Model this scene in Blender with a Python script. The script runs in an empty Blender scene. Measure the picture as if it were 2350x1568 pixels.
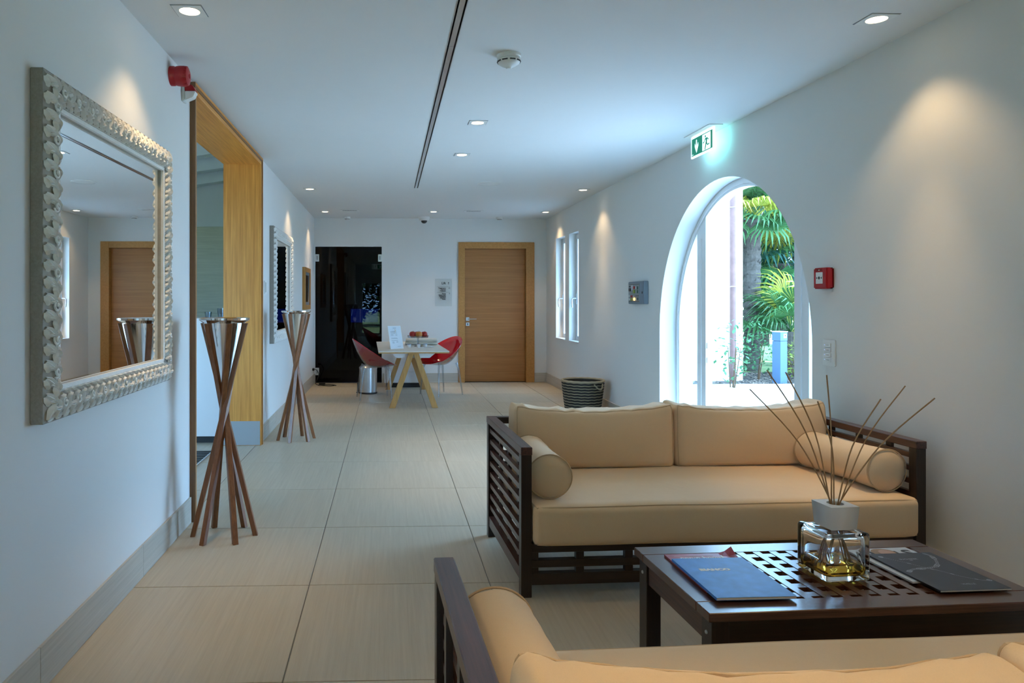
import bpy, bmesh, math, random
from mathutils import Vector, Matrix, noise
D = bpy.data; C = bpy.context.scene.collection
random.seed(7)
R = math.radians
PI = math.pi

# ------------------------------------------------------------------ camera
F_PX, W_PX, H_PX = 1641.0, 2350.0, 1568.0
YAW = R(2.0); EYE = 1.25
PX0 = 890 + F_PX * math.tan(YAW); HOR = 690.0
cd = D.cameras.new('camera'); cam = D.objects.new('camera', cd); C.objects.link(cam)
cd.sensor_width = 36; cd.lens = F_PX / W_PX * 36
cd.shift_x = (W_PX / 2 - PX0) / W_PX
cd.shift_y = -(H_PX / 2 - HOR) / W_PX
cd.clip_start = 0.02; cd.clip_end = 300
cam.location = (0, 0, EYE); cam.rotation_euler = (PI / 2, 0, -YAW)
bpy.context.scene.camera = cam

# ------------------------------------------------------------------ world, sun, exposure
w = D.worlds.new('sky'); bpy.context.scene.world = w; w.use_nodes = True
bg = w.node_tree.nodes['Background']
bg.inputs['Color'].default_value = (0.33, 0.62, 1.0, 1); bg.inputs['Strength'].default_value = 17.0
sd = D.lights.new('sun', 'SUN'); sun = D.objects.new('sun', sd); C.objects.link(sun)
sd.energy = 30; sd.angle = R(0.6); sd.color = (1.0, 0.97, 0.95)
sun.rotation_euler = Vector((0.35, -0.60, -0.75)).to_track_quat('-Z', 'Y').to_euler()
sun.location = (-8, 14, 20)
vs = bpy.context.scene.view_settings
vs.view_transform = 'Standard'; vs.look = 'None'; vs.gamma = 1; vs.use_curve_mapping = False
vs.exposure = 0.02
SPOT_W = 18.0; BEAM_W = 52.0; SPOT_COL = (1.0, 0.70, 0.38)

# ------------------------------------------------------------------ materials
def nt(name):
    m = D.materials.new(name); m.use_nodes = True
    n = m.node_tree; return m, n, n.nodes['Principled BSDF'], n.nodes, n.links
def rgba(c): return (c[0], c[1], c[2], 1)
def plain(name, col, rough=0.5, metal=0.0, spec=0.5, bump=0.0, bscale=60, var=0.0, vscale=8, coat=0):
    m, n, b, N, L = nt(name)
    b.inputs['Base Color'].default_value = rgba(col); b.inputs['Roughness'].default_value = rough
    b.inputs['Metallic'].default_value = metal; b.inputs['Specular IOR Level'].default_value = spec
    if coat: b.inputs['Coat Weight'].default_value = coat
    tc = N.new('ShaderNodeTexCoord')
    if var > 0:
        t = N.new('ShaderNodeTexNoise'); t.inputs['Scale'].default_value = vscale; t.inputs['Detail'].default_value = 4
        L.new(tc.outputs['Object'], t.inputs['Vector'])
        mx = N.new('ShaderNodeMixRGB'); mx.inputs[1].default_value = rgba([c * (1 - var) for c in col]); mx.inputs[2].default_value = rgba([min(1, c * (1 + var)) for c in col])
        L.new(t.outputs['Fac'], mx.inputs[0]); L.new(mx.outputs[0], b.inputs['Base Color'])
    if bump > 0:
        t2 = N.new('ShaderNodeTexNoise'); t2.inputs['Scale'].default_value = bscale; t2.inputs['Detail'].default_value = 3
        L.new(tc.outputs['Object'], t2.inputs['Vector'])
        bp = N.new('ShaderNodeBump'); bp.inputs['Strength'].default_value = bump; bp.inputs['Distance'].default_value = 0.003
        L.new(t2.outputs['Fac'], bp.inputs['Height']); L.new(bp.outputs[0], b.inputs['Normal'])
    return m
def streak(name, c1, c2, scale, rough=0.4, spec=0.5, bump=0.1, rand=True, detail=6, coat=0, lo=0.3, hi=0.7):
    """grain: noise stretched along one axis, offset per object"""
    m, n, b, N, L = nt(name)
    tc = N.new('ShaderNodeTexCoord'); mp = N.new('ShaderNodeMapping'); mp.inputs['Scale'].default_value = scale
    L.new(tc.outputs['Object'], mp.inputs['Vector'])
    if rand:
        oi = N.new('ShaderNodeObjectInfo'); ml = N.new('ShaderNodeMath'); ml.operation = 'MULTIPLY'; ml.inputs[1].default_value = 37.0
        L.new(oi.outputs['Random'], ml.inputs[0])
        ad = N.new('ShaderNodeVectorMath'); ad.operation = 'ADD'
        L.new(mp.outputs[0], ad.inputs[0]); L.new(ml.outputs[0], ad.inputs[1]); vec = ad.outputs[0]
    else: vec = mp.outputs[0]
    t = N.new('ShaderNodeTexNoise'); t.inputs['Scale'].default_value = 1.0; t.inputs['Detail'].default_value = detail; t.inputs['Roughness'].default_value = 0.65
    L.new(vec, t.inputs['Vector'])
    cr = N.new('ShaderNodeValToRGB'); cr.color_ramp.elements[0].position = lo; cr.color_ramp.elements[0].color = rgba(c1)
    cr.color_ramp.elements[1].position = hi; cr.color_ramp.elements[1].color = rgba(c2)
    L.new(t.outputs['Fac'], cr.inputs[0]); L.new(cr.outputs[0], b.inputs['Base Color'])
    b.inputs['Roughness'].default_value = rough; b.inputs['Specular IOR Level'].default_value = spec
    if coat: b.inputs['Coat Weight'].default_value = coat; b.inputs['Coat Roughness'].default_value = 0.25
    if bump:
        bp = N.new('ShaderNodeBump'); bp.inputs['Strength'].default_value = bump; bp.inputs['Distance'].default_value = 0.002
        L.new(t.outputs['Fac'], bp.inputs['Height']); L.new(bp.outputs[0], b.inputs['Normal'])
    return m
def emit(name, col, s):
    m, n, b, N, L = nt(name)
    b.inputs['Base Color'].default_value = rgba(col); b.inputs['Emission Color'].default_value = rgba(col); b.inputs['Emission Strength'].default_value = s
    return m
def thin_glass(name, tint=(1, 1, 1), base=0.04, rough=0.0, top=0.75):
    """pane: transparent, with mirror reflection rising towards grazing angles on both sides"""
    m, n, b, N, L = nt(name); N.remove(b)
    o = N['Material Output']; tr = N.new('ShaderNodeBsdfTransparent'); tr.inputs[0].default_value = rgba(tint)
    gl = N.new('ShaderNodeBsdfGlossy'); gl.inputs['Roughness'].default_value = rough
    lw_ = N.new('ShaderNodeLayerWeight'); lw_.inputs[0].default_value = 0.5
    pw = N.new('ShaderNodeMath'); pw.operation = 'POWER'; pw.inputs[1].default_value = 5.0; L.new(lw_.outputs['Facing'], pw.inputs[0])
    ma = N.new('ShaderNodeMath'); ma.operation = 'MULTIPLY_ADD'; ma.inputs[1].default_value = top; ma.inputs[2].default_value = base; ma.use_clamp = True
    L.new(pw.outputs[0], ma.inputs[0])
    mx = N.new('ShaderNodeMixShader'); L.new(ma.outputs[0], mx.inputs[0])
    L.new(tr.outputs[0], mx.inputs[1]); L.new(gl.outputs[0], mx.inputs[2]); L.new(mx.outputs[0], o.inputs[0])
    return m
def solid_glass(name, col, ior=1.48, rough=0.0):
    m, n, b, N, L = nt(name)
    b.inputs['Base Color'].default_value = rgba(col); b.inputs['Roughness'].default_value = rough
    b.inputs['Transmission Weight'].default_value = 1; b.inputs['IOR'].default_value = ior
    return m
def fabric(name, col, var=0.05):
    m, n, b, N, L = nt(name)
    tc = N.new('ShaderNodeTexCoord')
    wv = N.new('ShaderNodeTexNoise'); wv.inputs['Scale'].default_value = 420; wv.inputs['Detail'].default_value = 2
    L.new(tc.outputs['Object'], wv.inputs['Vector'])
    big = N.new('ShaderNodeTexNoise'); big.inputs['Scale'].default_value = 5; big.inputs['Detail'].default_value = 3
    L.new(tc.outputs['Object'], big.inputs['Vector'])
    mx = N.new('ShaderNodeMixRGB'); mx.inputs[1].default_value = rgba([c * (1 - var) for c in col]); mx.inputs[2].default_value = rgba([c * (1 + var) for c in col])
    L.new(wv.outputs['Fac'], mx.inputs[0]); L.new(mx.outputs[0], b.inputs['Base Color'])
    b.inputs['Roughness'].default_value = 0.85; b.inputs['Specular IOR Level'].default_value = 0.25
    b.inputs['Sheen Weight'].default_value = 0.15
    b1 = N.new('ShaderNodeBump'); b1.inputs['Strength'].default_value = 0.25; b1.inputs['Distance'].default_value = 0.02
    b2 = N.new('ShaderNodeBump'); b2.inputs['Strength'].default_value = 0.15; b2.inputs['Distance'].default_value = 0.001
    L.new(big.outputs['Fac'], b1.inputs['Height']); L.new(wv.outputs['Fac'], b2.inputs['Height'])
    L.new(b1.outputs[0], b2.inputs['Normal']); L.new(b2.outputs[0], b.inputs['Normal'])
    return m

M = {}
M['wall'] = plain('wall_paint', (0.74, 0.735, 0.71), 0.9, bump=0.04, bscale=180, var=0.012, vscale=3, spec=0.2)
M['ceil'] = plain('ceiling_paint', (0.76, 0.76, 0.74), 0.92, var=0.01, spec=0.2)
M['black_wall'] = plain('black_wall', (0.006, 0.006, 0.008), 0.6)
M['grout'] = plain('grout', (0.20, 0.19, 0.17), 0.9)
M['tile'] = streak('floor_tile', (0.425, 0.365, 0.268), (0.515, 0.45, 0.34), (70, 2.2, 1), 0.42, 0.5, 0.03, lo=0.28, hi=0.72)
M['skirt'] = streak('skirting_tile', (0.42, 0.39, 0.33), (0.56, 0.52, 0.45), (2.2, 70, 70), 0.4, 0.5, 0.03, lo=0.28, hi=0.72)
M['skirt_back'] = M['skirt']
M['oak_v'] = streak('oak_vertical', (0.55, 0.20, 0.028), (0.86, 0.39, 0.078), (60, 60, 2.0), 0.42, lo=0.3, hi=0.75)
M['oak_h'] = streak('oak_horizontal', (0.55, 0.20, 0.028), (0.86, 0.39, 0.078), (60, 2.0, 60), 0.42, lo=0.3, hi=0.75)
M['oak_edge'] = streak('oak_edge', (0.16, 0.07, 0.025), (0.25, 0.12, 0.04), (60, 60, 3), 0.45)
M['door_oak'] = streak('door_oak', (0.32, 0.125, 0.030), (0.47, 0.205, 0.058), (1.3, 46, 46), 0.45, lo=0.25, hi=0.75)
M['door_frame'] = streak('door_frame_oak', (0.42, 0.19, 0.045), (0.56, 0.27, 0.075), (40, 3, 40), 0.45)
M['walnut'] = streak('walnut', (0.13, 0.042, 0.013), (0.30, 0.112, 0.036), (90, 90, 4), 0.38, lo=0.25, hi=0.75, coat=0.2)
M['darkwood'] = streak('dark_wood_x', (0.011, 0.006, 0.005), (0.034, 0.015, 0.010), (4, 120, 120), 0.36, coat=0.25)
M['darkwood_y'] = streak('dark_wood_y', (0.028, 0.010, 0.008), (0.105, 0.036, 0.024), (120, 4, 120), 0.36, coat=0.25)
M['darkwood_z'] = streak('dark_wood_z', (0.009, 0.005, 0.004), (0.028, 0.012, 0.009), (120, 120, 4), 0.4, coat=0.2)
M['table_x'] = streak('table_wood_x', (0.048, 0.018, 0.012), (0.135, 0.055, 0.034), (4, 110, 110), 0.24, coat=0.5)
M['table_y'] = streak('table_wood_y', (0.048, 0.018, 0.012), (0.135, 0.055, 0.034), (110, 4, 110), 0.24, coat=0.5)
M['trestle'] = streak('trestle_oak', (0.40, 0.20, 0.055), (0.58, 0.31, 0.095), (50, 50, 3), 0.5)
M['fabric'] = fabric('beige_canvas', (0.80, 0.585, 0.36))
M['piping'] = fabric('beige_piping', (0.62, 0.43, 0.25))
M['chrome'] = plain('polished_steel', (0.80, 0.80, 0.80), 0.09, 1.0)
M['steel'] = plain('brushed_steel', (0.62, 0.63, 0.64), 0.28, 1.0)
M['kick'] = plain('grey_metal_plate', (0.42, 0.43, 0.43), 0.45, 0.6)
M['mirror'] = plain('mirror_glass', (0.90, 0.91, 0.90), 0.0, 1.0)
M['antique'] = plain('antique_white', (0.79, 0.775, 0.735), 0.55, var=0.12, vscale=40, bump=0.2, bscale=140)
M['antique_base_shade'] = plain('antique_base_shade', (0.40, 0.37, 0.32), 0.7, var=0.2, vscale=40)  # moulding under the carving, gap shade painted in as a darker tone
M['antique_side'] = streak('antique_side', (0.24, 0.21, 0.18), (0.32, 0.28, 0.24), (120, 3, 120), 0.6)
M['white'] = plain('white_lacquer', (0.80, 0.80, 0.79), 0.4)
M['white_frame'] = plain('white_window_frame', (0.80, 0.80, 0.80), 0.35)
M['plastic_white'] = plain('white_plastic', (0.78, 0.78, 0.75), 0.4)
M['grey_plastic'] = plain('grey_plastic', (0.22, 0.24, 0.26), 0.45)
M['red_plastic'] = plain('red_device_plastic', (0.42, 0.006, 0.012), 0.35)
M['red_shell'] = plain('red_gloss_shell', (0.55, 0.005, 0.018), 0.12, coat=0.6)
M['clear'] = thin_glass('clear_plastic', (0.78, 0.82, 0.85), 0.16, 0.05, 0.8)
M['pane'] = thin_glass('window_pane', (0.96, 0.98, 0.98), 0.03)
M['dark_pane'] = thin_glass('smoked_glass', (0.20, 0.20, 0.24), 0.02)
M['black'] = plain('black_plastic', (0.012, 0.012, 0.013), 0.4)
M['lens'] = emit('lamp_lens', (1.0, 0.80, 0.50), 9.0)
M['exit_white'] = emit('exit_white', (0.72, 0.98, 1.0), 1.1)
M['exit_green'] = emit('exit_green', (0.0, 0.30, 0.16), 0.25)
M['screen_blue'] = emit('blue_screen', (0.01, 0.05, 0.55), 1.3)
M['screen_mark'] = emit('screen_mark', (0.6, 0.75, 1.0), 1.6)
M['bottle'] = solid_glass('bottle_glass', (0.97, 0.99, 1.0), 1.48)
M['amber'] = solid_glass('amber_liquid', (1.0, 0.56, 0.07), 1.36)
M['ceramic'] = plain('white_cap', (0.72, 0.70, 0.65), 0.5)
M['reed'] = plain('rattan_reed', (0.36, 0.20, 0.09), 0.7, var=0.2, vscale=60)
M['apple'] = plain('apple_red', (0.42, 0.02, 0.012), 0.3, var=0.6, vscale=14)
M['apple2'] = plain('apple_yellow_red', (0.62, 0.22, 0.03), 0.3, var=0.5, vscale=10)
M['stem'] = plain('apple_stem', (0.10, 0.05, 0.02), 0.8)
M['towel'] = plain('towel_linen', (0.66, 0.63, 0.54), 0.95, bump=0.5, bscale=200)
M['wicker_black'] = plain('wicker_black', (0.022, 0.019, 0.016), 0.8, bump=0.6, bscale=120)
M['wicker_nat'] = plain('wicker_natural', (0.34, 0.28, 0.18), 0.85, bump=0.6, bscale=120)
M['paper'] = plain('paper', (0.72, 0.71, 0.68), 0.8)
M['blue_cover'] = plain('blue_cover', (0.09, 0.30, 0.80), 0.45, spec=0.3, var=0.25, vscale=30)
M['dark_cover'] = plain('navy_cover', (0.018, 0.028, 0.048), 0.35, var=0.15, vscale=40)
M['pink_cover'] = plain('crimson_cover', (0.36, 0.05, 0.08), 0.35, var=0.3, vscale=20)
M['pale_cover'] = plain('pale_cover', (0.62, 0.66, 0.70), 0.35)
M['ink_white'] = plain('white_ink', (0.85, 0.85, 0.85), 0.5)
M['ink_silver'] = plain('silver_ink', (0.38, 0.42, 0.48), 0.4)
M['ink_black'] = plain('black_ink', (0.01, 0.01, 0.012), 0.5)
M['ink_grey'] = plain('grey_ink', (0.38, 0.42, 0.47), 0.6)
M['skin_print'] = plain('printed_face', (0.55, 0.33, 0.24), 0.4)
M['hair_print'] = plain('printed_hair', (0.34, 0.20, 0.09), 0.4)
M['stucco'] = plain('white_stucco', (0.88, 0.88, 0.86), 0.9, bump=0.2, bscale=60)
M['copper'] = plain('copper_pipe', (0.15, 0.075, 0.06), 0.45, 0.3, var=0.4, vscale=9)
M['paving'] = plain('pale_paving', (0.42, 0.42, 0.41), 0.85, var=0.06, vscale=3)
M['lawn'] = plain('lawn', (0.24, 0.31, 0.11), 0.95, var=0.35, vscale=2.2)
M['mulch'] = plain('mulch_soil', (0.05, 0.038, 0.028), 0.95, var=0.5, vscale=20)
M['chip'] = plain('bark_chip', (0.16, 0.12, 0.09), 0.9, var=0.6, vscale=6)
M['bollard'] = plain('bollard_blue_grey', (0.05, 0.095, 0.155), 0.5)
M['bark'] = plain('palm_bark', (0.085, 0.068, 0.055), 0.95, var=0.5, vscale=30, bump=1, bscale=40)
def leafmat(name, col, tl=0.35):
    m, n, b, N, L = nt(name)
    oi = N.new('ShaderNodeObjectInfo'); hs = N.new('ShaderNodeHueSaturation'); hs.inputs['Color'].default_value = rgba(col)
    mr = N.new('ShaderNodeMapRange'); mr.inputs[3].default_value = 0.75; mr.inputs[4].default_value = 1.3
    L.new(oi.outputs['Random'], mr.inputs[0]); L.new(mr.outputs[0], hs.inputs['Value']); L.new(hs.outputs[0], b.inputs['Base Color'])
    b.inputs['Roughness'].default_value = 0.45
    tr = N.new('ShaderNodeBsdfTranslucent'); L.new(hs.outputs[0], tr.inputs[0])
    mx = N.new('ShaderNodeMixShader'); mx.inputs[0].default_value = tl
    L.new(b.outputs[0], mx.inputs[1]); L.new(tr.outputs[0], mx.inputs[2]); L.new(mx.outputs[0], N['Material Output'].inputs[0])
    return m
M['palm_leaf'] = leafmat('palm_leaf', (0.055, 0.15, 0.045))
M['palm_yellow'] = leafmat('palm_leaf_yellow', (0.42, 0.40, 0.06))
M['palm_teal'] = leafmat('palm_leaf_bluegreen', (0.03, 0.12, 0.085))
M['shrub'] = leafmat('shrub_leaf', (0.06, 0.17, 0.06))
M['shrub_light'] = leafmat('shrub_leaf_light', (0.30, 0.38, 0.07))
M['hedge'] = leafmat('hedge_leaf', (0.02, 0.06, 0.03))

# ------------------------------------------------------------------ mesh helpers
class MB:
    def __init__(s): s.v = []; s.f = []
    def add(s, vs_, fs):
        o = len(s.v); s.v += [tuple(p) for p in vs_]; s.f += [tuple(i + o for i in f) for f in fs]; return s
    def box(s, x0, x1, y0, y1, z0, z1):
        p = [(x, y, z) for z in (z0, z1) for y in (y0, y1) for x in (x0, x1)]
        return s.add(p, [(0, 2, 3, 1), (4, 5, 7, 6), (0, 1, 5, 4), (2, 6, 7, 3), (0, 4, 6, 2), (1, 3, 7, 5)])
    def bar(s, p0, p1, w_, h_, up=(0, 0, 1), w1=None, h1=None):
        p0 = Vector(p0); p1 = Vector(p1); d = (p1 - p0).normalized()
        x = d.cross(Vector(up)); x = x.normalized() if x.length > 1e-6 else Vector((1, 0, 0)); y = x.cross(d)
        w1 = w_ if w1 is None else w1; h1 = h_ if h1 is None else h1
        q = []
        for p, a, b in ((p0, w_, h_), (p1, w1, h1)):
            q += [p - x * a / 2 - y * b / 2, p + x * a / 2 - y * b / 2, p + x * a / 2 + y * b / 2, p - x * a / 2 + y * b / 2]
        return s.add(q, [(3, 2, 1, 0), (4, 5, 6, 7), (0, 1, 5, 4), (1, 2, 6, 5), (2, 3, 7, 6), (3, 0, 4, 7)])
    def tube(s, pts, r, n=6, closed=False, r1=None):
        pts = [Vector(p) for p in pts]; k = len(pts); vs_ = []; fs = []
        prev = None
        for i, p in enumerate(pts):
            a = pts[(i - 1) % k] if (closed or i > 0) else p; b = pts[(i + 1) % k] if (closed or i < k - 1) else p
            t = (b - a).normalized()
            if prev is None:
                u = t.cross(Vector((0, 0, 1)))
                if u.length < 1e-3: u = t.cross(Vector((1, 0, 0)))
            else: u = prev - t * prev.dot(t)
            u.normalize(); prev = u; v_ = t.cross(u)
            rr = r if r1 is None else r + (r1 - r) * i / max(1, k - 1)
            for j in range(n):
                an = 2 * PI * j / n; vs_.append(p + (u * math.cos(an) + v_ * math.sin(an)) * rr)
        for i in range(k if closed else k - 1):
            for j in range(n):
                a = i * n + j; b = i * n + (j + 1) % n; c = ((i + 1) % k) * n + (j + 1) % n; d = ((i + 1) % k) * n + j
                fs.append((a, b, c, d))
        if not closed: fs.append(tuple(range(n))[::-1]); fs.append(tuple((k - 1) * n + j for j in range(n)))
        return s.add(vs_, fs)
    def lathe(s, prof, n=24, c=(0, 0, 0), cap0=True, cap1=True):
        vs_ = []; fs = []; k = len(prof)
        for r, z in prof:
            for j in range(n):
                a = 2 * PI * j / n; vs_.append((c[0] + r * math.cos(a), c[1] + r * math.sin(a), c[2] + z))
        for i in range(k - 1):
            for j in range(n):
                fs.append((i * n + j, i * n + (j + 1) % n, (i + 1) * n + (j + 1) % n, (i + 1) * n + j))
        if cap0 and prof[0][0] > 1e-5: fs.append(tuple(range(n))[::-1])
        if cap1 and prof[-1][0] > 1e-5: fs.append(tuple((k - 1) * n + j for j in range(n)))
        return s.add(vs_, fs)
    def prism(s, poly, z0, z1):
        n = len(poly)
        q = [(x, y, z0) for x, y in poly] + [(x, y, z1) for x, y in poly]
        return s.add(q, [tuple(range(n))[::-1], tuple(range(n, 2 * n))] + [(i, (i + 1) % n, n + (i + 1) % n, n + i) for i in range(n)])
    def mesh(s, name, smooth=False, bevel=0.0, seg=2, fix=True):
        me = D.meshes.new(name); me.from_pydata(s.v, [], s.f); me.update()
        if fix or bevel:
            b = bmesh.new(); b.from_mesh(me)
            if fix: bmesh.ops.recalc_face_normals(b, faces=b.faces)
            if bevel: bmesh.ops.bevel(b, geom=[e for e in b.edges], offset=bevel, segments=seg, affect='EDGES', clamp_overlap=True)
            b.to_mesh(me); b.free()
        if smooth:
            me.polygons.foreach_set('use_smooth', [True] * len(me.polygons))
            try: me.set_sharp_from_angle(angle=R(42))
            except Exception: pass
        return me
    def build(s, name, mat, parent=None, smooth=False, bevel=0.0, seg=2, fix=True):
        return link(name, s.mesh(name, smooth, bevel, seg, fix), mat, parent)
def link(name, me, mat=None, parent=None):
    if mat is not None and not me.materials: me.materials.append(M[mat] if isinstance(mat, str) else mat)
    o = D.objects.new(name, me); C.objects.link(o); o.parent = parent; return o
def tag(o, label=None, cat=None, group=None, kind=None):
    if label: o['label'] = label
    if cat: o['category'] = cat
    if group: o['group'] = group
    if kind: o['kind'] = kind
    return o
def empty(name, loc=(0, 0, 0), rot=(0, 0, 0), label=None, cat=None, group=None, kind=None):
    o = D.objects.new(name, None); o.empty_display_size = 0.05; C.objects.link(o); o.location = loc; o.rotation_euler = rot
    return tag(o, label, cat, group, kind)
def copy_tree(o, parent=None):
    c = o.copy(); C.objects.link(c); c.parent = parent
    for ch in o.children: copy_tree(ch, c)
    return c
def plate(outer, holes, z0, z1, name='plate'):
    """2-D outline with holes, extruded between z0 and z1"""
    cu = D.curves.new(name, 'CURVE'); cu.dimensions = '2D'; cu.fill_mode = 'BOTH'; cu.extrude = (z1 - z0) / 2
    for poly in [outer] + list(holes):
        sp = cu.splines.new('POLY'); sp.points.add(len(poly) - 1); sp.use_cyclic_u = True
        for p, q in zip(sp.points, poly): p.co = (q[0], q[1], 0, 1)
    ob = D.objects.new(name, cu); C.objects.link(ob)
    dg = bpy.context.evaluated_depsgraph_get(); me = D.meshes.new_from_object(ob.evaluated_get(dg))
    D.objects.remove(ob); D.curves.remove(cu)
    zc = (z0 + z1) / 2
    for v in me.vertices: v.co.z += zc
    me.materials.clear(); return me
def text(body, size, mat, parent, loc, name='lettering', align='CENTER', rot=(0, 0, 0), ext=0.0004, off=0.0, sx=1.0):
    cu = D.curves.new(name, 'FONT'); cu.body = body; cu.size = size; cu.align_x = align; cu.align_y = 'CENTER'; cu.extrude = ext; cu.offset = off
    cu.resolution_u = 3
    ob = D.objects.new(name, cu); C.objects.link(ob)
    dg = bpy.context.evaluated_depsgraph_get(); me = D.meshes.new_from_object(ob.evaluated_get(dg))
    D.objects.remove(ob); D.curves.remove(cu); me.materials.clear()
    o = link(name, me, mat, parent); o.location = loc; o.rotation_euler = rot; o.scale = (sx, 1, 1); return o
BACK = (PI / 2, 0, 0); RIGHT = (PI / 2, 0, -PI / 2); LEFT = (PI / 2, 0, PI / 2); DOWN = (PI, 0, 0)

# ------------------------------------------------------------------ the room
XL, XR, YB, YF, ZC = -1.115, 2.43, 10.88, -3.0, 2.5
# floor with its tiles
floor = MB().box(XL - 3.9, XR + 0.02, YF - .1, YB + 2.2, -0.12, -0.004).build('floor', 'grout'); tag(floor, kind='structure')
TX0, TY0, TS = -1.14, 2.355 - 0.8 * 7, 0.795
tile_me = MB().box(-TS / 2 + .0022, TS / 2 - .0022, -.4 + .0022, .4 - .0022, -.012, 0).mesh('tile', bevel=0.0012, seg=1)
tile_me.materials.append(M['tile'])
def put_tile(x0, x1, y0, y1):
    if abs(x1 - x0 - TS) < 1e-3 and abs(y1 - y0 - .8) < 1e-3: me = tile_me
    else:
        hx, hy = (x1 - x0) / 2, (y1 - y0) / 2
        me = MB().box(-hx + .0022, hx - .0022, -hy + .0022, hy - .0022, -.012, 0).mesh('tile'); me.materials.append(M['tile'])
    t = D.objects.new('tile', me); C.objects.link(t); t.parent = floor; t.location = ((x0 + x1) / 2, (y0 + y1) / 2, 0)
for j in range(0, 18):
    ya, yb = TY0 + .8 * j, TY0 + .8 * (j + 1); ya = max(ya, YF); yb = min(yb, YB)
    if yb - ya < .02: continue
    for i in range(5):
        xa, xb = TX0 + TS * i, min(TX0 + TS * (i + 1), XR)
        if xb - xa > .02: put_tile(xa, xb, ya, yb)
    if 3.3 < (ya + yb) / 2 < 9.5:
        for i in range(-3, 0): put_tile(TX0 + TS * i, TX0 + TS * (i + 1), ya, yb)
# ceiling (with the slot cut out)
SX0, SX1, SY1 = 0.288, 0.336, 7.94
cme = plate([(XL - .28, YF - .1), (XR + .3, YF - .1), (XR + .3, YB + .2), (XL - .28, YB + .2)], [[(SX0, YF + .5), (SX0, SY1), (SX1, SY1), (SX1, YF + .5)]], ZC, ZC + .2)
ceiling = tag(link('ceiling', cme, 'ceil'), kind='structure')
slot = empty('trim_3', (0, 0, ZC), kind='structure')
MB().box(SX0, SX1, YF + .5, SY1, .06, .09).build('slot_back', 'black', slot)
for x in (SX0 + .002, (SX0 + SX1) / 2, SX1 - .002):
    wd = .004 if abs(x - (SX0 + SX1) / 2) > .01 else .024
    for ya, yb in ((YF + .5, 3.498), (3.502, SY1)):
        MB().box(x - wd / 2, x + wd / 2, ya, yb, -.002, .06).build('slot_blade', 'steel', slot)
# left wall with the portal opening
PY0, PY1, PZ = 4.085, 6.255, 2.47
lw = plate([(YF - .1, 0), (PY0, 0), (PY0, PZ), (PY1, PZ), (PY1, 0), (YB + .1, 0), (YB + .1, ZC + .3), (YF - .1, ZC + .3)], [], -.28, 0)
wl = tag(link('wall_left', lw, 'wall'), kind='structure'); wl.location = (XL, 0, 0); wl.rotation_euler = LEFT
# right wall: arch and two narrow windows.  local u = -(Y)
AY, AA, AB, AZ = 5.165, 1.15, 1.165, 0.98
def arch(a, b, z0=0.0, n=48, u0=-AY, spring=AZ):
    return [(u0 - a, z0)] + [(u0 - a * math.cos(PI * i / n), spring + b * math.sin(PI * i / n)) for i in range(n + 1)] + [(u0 + a, z0)]
WZ0, WZ1 = .706, 2.14
WIN = [(9.725, 10.258), (9.03, 9.512)]
outl = [(-YB - .1, 0)] + arch(AA, AB)  + [(-YF + .1, 0), (-YF + .1, ZC + .3), (-YB - .1, ZC + .3)]
WT = .30
rw = plate(outl, [[(-b, WZ0), (-a, WZ0), (-a, WZ1), (-b, WZ1)] for a, b in WIN], -WT, 0)
wr = tag(link('wall_right', rw, 'wall'), kind='structure'); wr.location = (XR, 0, 0); wr.rotation_euler = RIGHT
# back wall with door openings
GX0, GX1, GZ = -1.109, -.086, 2.078
DX0, DX1, DZ = 1.076, 2.241, 2.141
bw = plate([(XL - .28, 0), (GX0, 0), (GX0, GZ), (GX1, GZ), (GX1, 0), (DX0 + .04, 0), (DX0 + .04, DZ - .04), (DX1 - .04, DZ - .04), (DX1 - .04, 0), (XR + .3, 0), (XR + .3, ZC + .3), (XL - .28, ZC + .3)], [], -.2, 0)
wb = tag(link('wall_back', bw, 'wall'), kind='structure'); wb.location = (0, YB, 0); wb.rotation_euler = BACK
# wall behind the camera with a glazed garden door
RX0, RX1, RZ = -.95, .45, 1.92
fw = plate([(XL - .28, 0), (RX0, 0), (RX0, RZ), (RX1, RZ), (RX1, 0), (XR + .3, 0), (XR + .3, ZC + .3), (XL - .28, ZC + .3)], [], 0, .25)
wf = tag(link('wall_front', fw, 'wall'), kind='structure'); wf.location = (0, YF, 0); wf.rotation_euler = BACK
d4 = empty('door_4', (0, YF - .1, 0), kind='structure')
for a, b in ((RX0, RX0 + .07), (-.285, -.215), (RX1 - .07, RX1)): MB().box(a, b, -.03, .03, 0, RZ).build('stile', 'white_frame', d4)
for a, b in ((0, .12), (RZ - .07, RZ), (.36, .42)):
    for xa, xb in ((RX0 + .07, -.285), (-.215, RX1 - .07)): MB().box(xa, xb, -.03, .03, a, b).build('rail', 'white_frame', d4)
for xa, xb in ((RX0 + .07, -.285), (-.215, RX1 - .07)): MB().box(xa, xb, -.004, .004, .12, RZ - .07).build('pane', 'pane', d4)

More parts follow.
